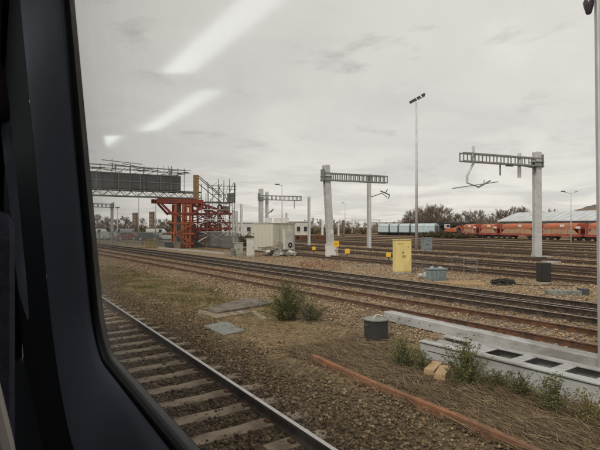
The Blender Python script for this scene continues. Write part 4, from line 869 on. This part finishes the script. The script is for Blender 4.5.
# ------------------------------------------------------------------ buildings
t = thing('long_shed', 'long low shed with pale sheet roof behind orange wagons', 'shed', (125, 88, 0))
EV, RG, DP, LN = 4.3, 6.9, 18.0, 80
MB().box((DP / 2, -LN / 2, EV / 2), (DP - .3, LN - .3, EV)).build('wall', 'wall_grey', t)
m = MB().add([(-.5, 0, EV), (DP / 2, 0, RG), (DP + .5, 0, EV), (-.5, -LN, EV), (DP / 2, -LN, RG), (DP + .5, -LN, EV), (-.5, 0, EV - .25), (DP + .5, 0, EV - .25), (-.5, -LN, EV - .25), (DP + .5, -LN, EV - .25)],
    [(0, 1, 4, 3), (1, 2, 5, 4), (0, 6, 7, 2, 1), (3, 4, 5, 9, 8), (0, 3, 8, 6), (2, 7, 9, 5), (6, 8, 9, 7)]).build('roof', 'roof_white', t)
for i in range(40):
    y = -1 - i * 2.0; beam(m, 'roof_seam', (-.5, y, EV + .05), (DP / 2, y, RG + .05), .08, .06, 'roof_white')
for i in range(12): bit(t, 'door', (-.0, -4 - i * 6.4, 1.9), (.5, 4.0, 3.6), 'dark_grey')
def flat_building(label, px0, px1, w, top, m, rows, cols, cat='building', name='office_building', dep=10, wf=.3):
    a, b = W(px0, w), W(px1, w); L = (b - a).length; h = ZT(top, w); t = thing(name, label, cat, a, -YAW)
    MB().box((L / 2, dep / 2, h / 2), (L, dep, h)).build('wall', m, t); MB().box((L / 2, dep / 2, h + .12), (L + .4, dep + .4, .24)).build('roof', 'pale', t)
    for r in range(rows):
        for c in range(cols):
            o = bit(t, 'window', (L * (c + .5) / cols, -.03, h * (r + .55) / rows), (L / cols * .45, .08, h / rows * wf), 'glass_dark'); bit(t, 'sill', (L * (c + .5) / cols, -.1, h * (r + .55) / rows - h / rows * wf / 2 - .05), (L / cols * .5, .16, .1), 'pale')
    return t
flat_building('white low office block behind scaffolding and cream cabin', 222, 268, 125, 223, 'wall_white', 1, 6)
flat_building('small white flat roofed building right of the cream cabin', 288, 309, 118, 222, 'wall_white', 1, 3)
flat_building('low pale depot roof far beyond the blue wagons', 372, 424, 260, 222.5, 'wall_white', 1, 12)
flat_building('slim brown brick tower far off above car park trees', 132.3, 135.7, 300, 213, 'brick_far', 5, 2, 'tower', 'brick_tower', 4)
flat_building('taller brown brick tower left of the red trestle', 149, 152.6, 290, 212, 'brick_far', 5, 2, 'tower', 'brick_tower', 4)
# spoil heap behind the shed
def hill():
    c = W(604, 225); v, f = [], []; n, k = 28, 8
    for j in range(k + 1):
        for i in range(n):
            a = 2 * math.pi * i / n; r = (k - j) / k; rr = 1 + .12 * math.sin(3 * a + j) + .07 * math.sin(7 * a)
            v.append((c.x + math.cos(a) * 40 * r * rr, c.y + math.sin(a) * 30 * r * rr, 13.2 * (1 - r ** 1.6) + (.5 * math.sin(5 * a + j * 2) if 0 < j < k else 0) - .2))
    for j in range(k):
        for i in range(n): f.append((j * n + i, j * n + (i + 1) % n, (j + 1) * n + (i + 1) % n, (j + 1) * n + i))
    return tag(MB().add(v, f).build('hill', 'hill', None, True), 'brown spoil heap rising behind the long shed roof', kind='structure')
hill()

# ------------------------------------------------------------------ parked cars beyond the fence
def car_meshes(m, van):
    L, Wd = (4.9, 1.95) if van else (4.3, 1.75)
    H = 2.15 if van else 1.45
    prof = [(0, .35), (.1, .75), (.55, .95), (.9, H - .08), (1.3, H), (L - 1.5, H), (L - .9, H - .3) if van else (L - 1.15, H - .15), (L - .65, 1.0), (L - .1, .8), (L, .4), (L - .1, .25), (.1, .25)] if not van else \
        [(0, .35), (.02, H - .1), (.2, H), (L - 1.6, H), (L - .95, 1.25), (L - .15, 1.0), (L, .45), (L - .1, .3), (.1, .3)]
    bd = MB(); bd.prism(prof, -Wd / 2, Wd / 2)
    gl = MB()
    if van: gl.prism([(L - 1.75, 1.3), (L - 1.62, H - .15), (L - 2.3, H - .15), (L - 2.3, 1.3)], -Wd / 2 - .01, Wd / 2 + .01)
    else: gl.prism([(.75, .98), (1.0, H - .1), (L - 1.45, H - .1), (L - .95, 1.0)], -Wd / 2 - .01, Wd / 2 + .01)
    fr = MB().box((L - .05, -.6, .68), (.14, .3, .14)); fl = MB().box((.03, -.6, .75), (.14, .25, .14))
    return L, Wd, bd.mesh('body', m), gl.mesh('window', 'glass_dark'), fr.mesh('headlight', 'white'), fl.mesh('tail_light', 'wagon_red')
M['car_white'] = mat('white_car_paint', (.62, .63, .62), .3, 0, .03, 1, bump=0); M['car_silver'] = mat('silver_car_paint', (.36, .37, .38), .3, .4, .03, 1, bump=0)
M['car_dark'] = mat('dark_blue_car_paint', (.03, .04, .06), .3, 0, .05, 1, bump=0); M['car_red'] = mat('red_car_paint', (.25, .03, .03), .3, 0, .05, 1, bump=0)
def car(label, px, w, m, van=False, flip=False):
    L, Wd, b, g, h, tl = car_meshes(m, van); p = W(px, w); t = thing('parked_van' if van else 'parked_car', label, 'van' if van else 'car', p, R(random.uniform(-38, -25)) + (math.pi if flip else 0), 'vehicles in the car park')
    put('body', b, t, (-L / 2, 0, 0)); put('window', g, t, (-L / 2, 0, 0))
    for s in (1, -1):
        o = put('headlight', h, t, (-L / 2, 0, 0)); o.scale = (1, s, 1); o = put('tail_light', tl, t, (-L / 2, 0, 0)); o.scale = (1, s, 1)
    for x in (-L / 2 + .85, L / 2 - .85):
        for s in (-1, 1):
            y = s * Wd / 2; wl = rod(t, 'wheel', (x, y - s * .2, .33), (x, y + s * .02, .33), .33, 'black', 14); rod(t, 'hubcap', (x, y, .33), (x, y + s * .035, .33), .2, 'steel', 10)
for a in (('white van parked at the far left behind the fence', 99, 96, 'car_white', True, False), ('white car parked left of the short dark lamp post', 110, 98, 'car_white', False, False), ('silver van parked behind the short dark lamp post', 122, 104, 'car_silver', True, True),
          ('red car parked below the slim brown tower', 129, 92, 'car_red', False, False), ('silver car parked below the thin lamp post', 140, 95, 'car_silver', False, True), ('dark blue car parked left of the red trestle', 148.5, 90, 'car_dark', False, False),
          ('white van parked beside the red trestle', 159, 99, 'car_white', True, False), ('white car parked directly behind the red trestle legs', 168, 92, 'car_white', False, True), ('silver car parked behind the red staging frame', 205, 96, 'car_silver', False, False)):
    car(*a)

# ------------------------------------------------------------------ bare winter trees and scrub
def tree_mesh(seed, H, twig, m):
    rd = random.Random(seed); tr, cr = MB(), MB()
    def grow(p, d, l, r, lev):
        q = p + d * l; cr.tube(p, q, r, r * .6, 3, False)
        if lev >= 4: return
        for i in range((0, 6, 5, 5)[lev]):
            a = rd.uniform(0, 6.283); nd = (d + Vector((math.cos(a), math.sin(a), rd.uniform(.0, .45))) * rd.uniform(.4, .85)).normalized()
            grow(p + d * l * rd.uniform(.25, 1.0), nd, l * rd.uniform(.42, .66), max(twig, r * .5), lev + 1)
    p = Vector((0, 0, -.1)); n = 7; r = H * .019
    for k in range(n):
        q = p + Vector((rd.uniform(-.02, .02) * H, rd.uniform(-.02, .02) * H, H * .78 / n)); tr.tube(p, q, r, r * .82, 6, False)
        if k >= 1:
            for b in range(4):
                a = rd.uniform(0, 6.283); u = k / n; el = rd.uniform(.35, .9) + u * .5
                grow(p.lerp(q, rd.random()), Vector((math.cos(a), math.sin(a), el)).normalized(), H * (.34 - .18 * u) * rd.uniform(.7, 1.15), r * .5, 1)
        p = q; r *= .82
    return tr.mesh('trunk', m), cr.mesh('crown', m)
PROTO = [tree_mesh(s, 10, .018, 'bark') for s in (3, 11, 23)] + [tree_mesh(s, 10, .02, 'bark2') for s in (5, 31)]
ZMAX = [max(v.co.z for v in c.vertices) for _, c in PROTO]
def tree(label, px, w, top, pr, grp, sx=1.0):
    t = thing('bare_tree', label, 'tree', W(px, w), random.uniform(0, 6.28), grp); s = ZT(top, w) / ZMAX[pr]
    put('trunk', PROTO[pr][0], t); put('crown', PROTO[pr][1], t); t.scale = (s * sx, s * sx, s); return t
def row(spec, label, grp):
    order = sorted(range(len(spec)), key=lambda i: spec[i][0]); tops = sorted(range(len(spec)), key=lambda i: spec[i][2])
    names = ['first', 'second', 'third', 'fourth', 'fifth', 'sixth', 'seventh', 'eighth', 'ninth', 'tenth', 'eleventh', 'twelfth', 'thirteenth', 'fourteenth', 'fifteenth', 'sixteenth']
    for i, (px, w, top, pr) in enumerate(spec): tree(label + ', ' + names[order.index(i)] + ' from the left' + (', the tallest' if i == tops[0] else ''), px, w, top, pr, grp, random.uniform(.85, 1.15))
row([(404, 170, 217, 0), (408, 160, 212, 1), (413, 158, 209, 2), (418, 155, 206, 0), (423, 160, 205, 1), (428, 155, 204, 2), (433, 158, 203, 0), (438, 156, 202.5, 1), (443, 160, 206, 2), (447, 165, 213, 1), (451, 172, 214, 0), (457, 175, 213, 2), (426, 170, 207, 1), (416, 172, 210, 1), (436, 175, 206, 2)], 'bare brown tree behind the blue wagons', 'bare trees behind the blue wagons')
row([(454, 170, 216, 1), (460, 165, 212, 2), (466, 168, 209.5, 0), (472, 165, 208, 1), (477, 172, 208.5, 2), (483, 180, 214, 0), (490, 180, 213, 1), (495, 185, 212, 2), (501, 182, 208, 0)], 'bare tree behind the farthest orange wagons', 'bare trees behind the farthest orange wagons')
row([(507, 185, 209, 0), (513, 180, 205.5, 2), (519, 178, 204.5, 1), (524, 182, 206, 0), (530, 190, 213, 2), (546, 190, 209, 1), (552, 192, 208, 0), (559, 195, 212, 2), (566, 195, 214, 1)], 'bare tree rising above the pale shed roof', 'bare trees behind the shed')
row([(297, 190, 221, 3), (305, 190, 219, 4), (312, 185, 217, 3), (319, 190, 218, 4), (327, 185, 219, 3), (334, 190, 218.5, 4), (341, 195, 219, 3), (349, 200, 220, 4), (357, 200, 220, 3), (366, 210, 221, 4), (376, 215, 222, 3), (386, 215, 222, 4), (395, 210, 221, 3)], 'pale bare tree in the low line across the yard', 'low pale trees across the yard')
row([(84, 140, 214, 1), (91, 145, 216, 0), (97, 140, 213, 2), (104, 145, 215, 1), (111, 150, 217, 0), (117, 150, 218, 2), (124, 140, 215, 0), (130, 155, 217, 1), (143, 150, 217, 2), (158, 150, 218, 0), (164, 145, 217, 1), (171, 150, 219, 2), (180, 150, 219, 0), (190, 155, 220, 1)], 'bare dark tree behind the car park', 'bare trees behind the car park')
def undergrowth(label, px0, px1, w, zt, n, cols):
    P = np.array([W(random.uniform(px0, px1), w + random.uniform(-6, 6))[:] for _ in range(n)]); bump = .55 + .45 * np.sin(P[:, 0] * .31) * np.sin(P[:, 1] * .23 + 1) + .2 * np.sin(P[:, 0] * 1.1 + P[:, 1])
    P[:, 2] = rng.uniform(0, 1, n) ** 1.4 * zt * np.clip(bump, .25, 1.2); D = rng.normal(size=(n, 3)); D[:, 2] = np.abs(D[:, 2]) + .5; D /= np.linalg.norm(D, axis=1)[:, None]; Sd = np.cross(D, rng.normal(size=(n, 3))); Sd /= np.linalg.norm(Sd, axis=1)[:, None]
    L = rng.uniform(.4, 1.1, (n, 1)); wd = rng.uniform(.03, .09, (n, 1))
    v = np.stack([P - Sd * wd, P + Sd * wd, P + D * L], 1).reshape(-1, 3); f = (np.array([(0, 1, 2)])[None] + (np.arange(n) * 3)[:, None, None]).reshape(-1, 3)
    c = np.array(cols)[rng.integers(0, len(cols), n)] * rng.uniform(.6, 1.3, (n, 1)); tag(tri_object('undergrowth', v, f, np.repeat(c, 3, 0)), label, 'undergrowth', kind='stuff')
UG = [(.18, .14, .10), (.15, .12, .085), (.22, .175, .13), (.14, .125, .08)]
undergrowth('brown undergrowth below the trees behind the wagons', 402, 575, 168, 6.6, 30000, UG)
undergrowth('low tan undergrowth along the far side of the yard', 288, 404, 195, 4.0, 12000, [(.22, .175, .12), (.19, .15, .10), (.25, .20, .14)])
undergrowth('dark undergrowth behind the car park', 80, 232, 138, 3.8, 14000, UG)
def scrub(label, px, w, wid, h, cols, n=900):
    t = weed('scrub_bush', label, 'bush', W(px, w), wid, h, 30, n // 30, cols, .22); return t
SC = [(.085, .065, .035), (.11, .085, .045), (.07, .06, .03), (.09, .09, .04)]
for i, px in enumerate((424, 431, 438, 445, 451, 457, 463)): scrub(['low scrub below the long pale blue wagon', 'low scrub under its nearest corner by the trees', 'scrub patch at the end of the blue wagons', 'scrub patch in front of the orange digger', 'brown scrub just right of the orange digger', 'brown scrub below the dark loaded wagon', 'brown scrub at the end of the orange wagons'][i], px, 112 - i, 3.0, 1.3 + .3 * (i % 2), SC)
for i, px in enumerate((298, 312, 330, 348, 365, 384, 402)): scrub(['brown hedge bush behind the wheelsets', 'brown hedge bush left of middle mast, far off', 'far brown hedge bush right of the middle mast', 'far brown hedge bush by the thin lamp post', 'far brown hedge bush behind the insulator post', 'brown hedge bush before the last blue wagon', 'brown hedge bush behind the blue wagons'][i], px, 165, 6.5, 2.6, SC)
for i, px in enumerate((88, 106, 126, 146, 166, 186)): scrub(['hedge bush behind the white van at far left', 'hedge bush behind the parked white car', 'hedge bush behind the parked red car', 'hedge bush below the taller brown tower', 'hedge bush behind the trestle legs', 'hedge bush behind the red staging'][i], px, 125, 5.0, 3.0, SC + [(.06, .075, .03)])
weed('scrub_bush', 'olive bush between palisade fence and cream cabin', 'bush', W(246, 62), 1.9, 2.0, 40, 30, OLIVE, .13)

# ------------------------------------------------------------------ the train carriage we look out of
TT = math.tan(R(5)); GLX = .22
def wx(z, dx=0.0): return GLX - TT * (z - EYE) + dx
def loop(y0, y1, z0, z1, r, n=8):
    out = []
    for cy, cz, a0 in ((y1 - r, z1 - r, 0), (y0 + r, z1 - r, 90), (y0 + r, z0 + r, 180), (y1 - r, z0 + r, 270)):
        for i in range(n + 1):
            a = R(a0 + 90 * i / n); out.append((cy + r * math.cos(a), cz + r * math.sin(a)))
    return out
def outer(y0, y1, z0, z1, y0o, y1o, z0o, z1o, r, n=8):
    out = []
    for k, (cy, cz, sy, sz) in enumerate(((y1 - r, z1 - r, y1o, z1o), (y0 + r, z1 - r, y0o, z1o), (y0 + r, z0 + r, y0o, z0o), (y1 - r, z0 + r, y1o, z0o))):
        for i in range(n + 1):
            u = i / n * 2
            first = (sy, cz) if k in (0, 2) else (cy, sz); last = (cy, sz) if k in (0, 2) else (sy, cz)
            a, b, s = (first, (sy, sz), u) if u <= 1 else ((sy, sz), last, u - 1)
            out.append((a[0] + (b[0] - a[0]) * s, a[1] + (b[1] - a[1]) * s))
    return out
def skin(loops):
    """loops: list of (list of (y,z), dx)"""
    m = MB(); n = len(loops[0][0]); v = []
    for l, dx in loops: v += [(wx(z, dx), y, z) for y, z in l]
    f = [(k * n + i, k * n + (i + 1) % n, (k + 1) * n + (i + 1) % n, (k + 1) * n + i) for k in range(len(loops) - 1) for i in range(n)]
    return m.add(v, f)
car_t = thing('train_carriage', 'dark interior wall and window of the train carriage we look out of', 'train', (0, 0, 0))
Z0, Z1 = EYE - .335, EYE + .78
def window(y0, y1, yo0, yo1):
    r = .13; e = lambda k: loop(y0 - k, y1 + k, Z0 - k, Z1 + min(k, .16), r + k)
    skin([(e(.0), .012), (e(.0), -.008), (e(.004), -.014), (e(.010), -.018), (e(.016), -.018)]).build('window_gasket', 'rubber', car_t, True)
    steps = [(.016, -.017), (.022, -.024), (.045, -.037), (.085, -.057), (.13, -.074), (.17, -.088), (.20, -.097), (.22, -.102)]
    skin([(e(a), b) for a, b in steps]).build('window_reveal', 'panel_blue', car_t, True)
    o = outer(y0 - .22, y1 + .22, Z0 - .22, Z1 + .16, yo0, yo1, 1.28, 3.45, r + .22)
    skin([(e(.22), -.1025), (o, -.1025)]).build('wall_panel', 'panel_dark', car_t)
    oo = outer(y0, y1, Z0, Z1, yo0, yo1, .55, 3.75, r)
    skin([(e(0), .013), (oo, .013)]).build('body_side', 'body', car_t)
    l = e(-.0005); c = ((y0 + y1) / 2, (Z0 + Z1) / 2)
    g = MB(); g.add([(wx(z), y, z) for y, z in l], [tuple(range(len(l)))]); me = g.mesh('window_pane', 'pane')
    if me.polygons[0].normal.x > 0: me.flip_normals()
    put('window_pane', me, car_t)
window(-.85, 1.42, -1.4, 1.95)
window(3.2, 4.6, 1.95, 5.1)
zc = 3.5
MB().box((-1.22, 3.0, zc + .03), (2.75, 16.0, .06)).build('ceiling', 'ceiling', car_t)
MB().box((-1.22, 3.0, 1.27), (2.9, 16.0, .06)).build('floor', 'panel_dark', car_t)
MB().box((-2.6, 3.0, 2.3), (.06, 16.0, 2.7)).build('far_wall', 'panel_dark', car_t)
for y in (-4.95, 10.95): MB().box((-1.22, y, 2.3), (2.8, .06, 2.6)).build('end_wall', 'panel_dark', car_t)
for y, l in ((-3.2, 3.6), (8.05, 5.9)): MB().box((.16, y, 2.3), (.10, l, 2.9)).build('wall_panel', 'panel_dark', car_t)
MB().prism([(.02, 3.36), (.16, 3.38), (.16, 3.56), (-.12, 3.56), (-.12, 3.47)], -5, 11).build('cornice', 'panel_dark', car_t)
MB().box((.203, 1.95, 2.5), (.024, .5, .8)).build('leak_blocker', 'panel_dark', car_t)  # unseen box added behind the panel seam to block a light leak
# ceiling light fittings
for x0, x1, y0, y1 in ((-1.03, -.80, .9, 3.58), (-1.58, -1.34, 4.2, 6.4), (-1.17, -.86, 6.68, 9.2)):
    o = MB().box(((x0 + x1) / 2, (y0 + y1) / 2, zc - .006), (x1 - x0, y1 - y0, .012)).build('light_diffuser', 'lamp', car_t)
# seat in front, mostly in darkness
def seat(label, x, y):
    t = thing('passenger_seat', label, 'seat', (x, y, 1.3))
    m = MB(); n = 10
    for k, (z, th) in enumerate(((.42, .16), (.7, .14), (1.0, .12), (1.18, .13), (1.30, .07))): pass
    prof = [(-.02, .40), (.13, .40), (.17, .8), (.20, 1.12), (.18, 1.22), (.12, 1.24), (.07, 1.18), (.03, .8)]
    v = [(-.24, a, b) for a, b in prof] + [(.22, a, b) for a, b in prof]; k = len(prof)
    m.add(v, [(i, (i + 1) % k, k + (i + 1) % k, k + i) for i in range(k)] + [tuple(range(k - 1, -1, -1)), tuple(range(k, 2 * k))])
    m.build('backrest', 'seat', t, bevel=.03)
    MB().box((-.01, -.26, .40), (.45, .52, .14)).build('cushion', 'seat', t, bevel=.04)
    MB().box((-.01, .05, 1.12), (.34, .14, .2)).build('headrest', 'seat', t, bevel=.04)
    MB().box((-.27, -.2, .62), (.05, .45, .05)).build('armrest', 'seat_shell', t, bevel=.015)
    MB().box((-.01, -.05, .17), (.3, .3, .33)).build('pedestal', 'dark_grey', t)
    return t
t = seat('dark navy train seat in the shadow beside the window', -.19, .92)
MB().prism([(-.06, .6), (.26, .6), (.211, .92), (.195, 1.0), (.16, 1.07), (-.06, 1.1)], -.22, -.17).build('side_wing', 'seat_shell', t, bevel=.012)
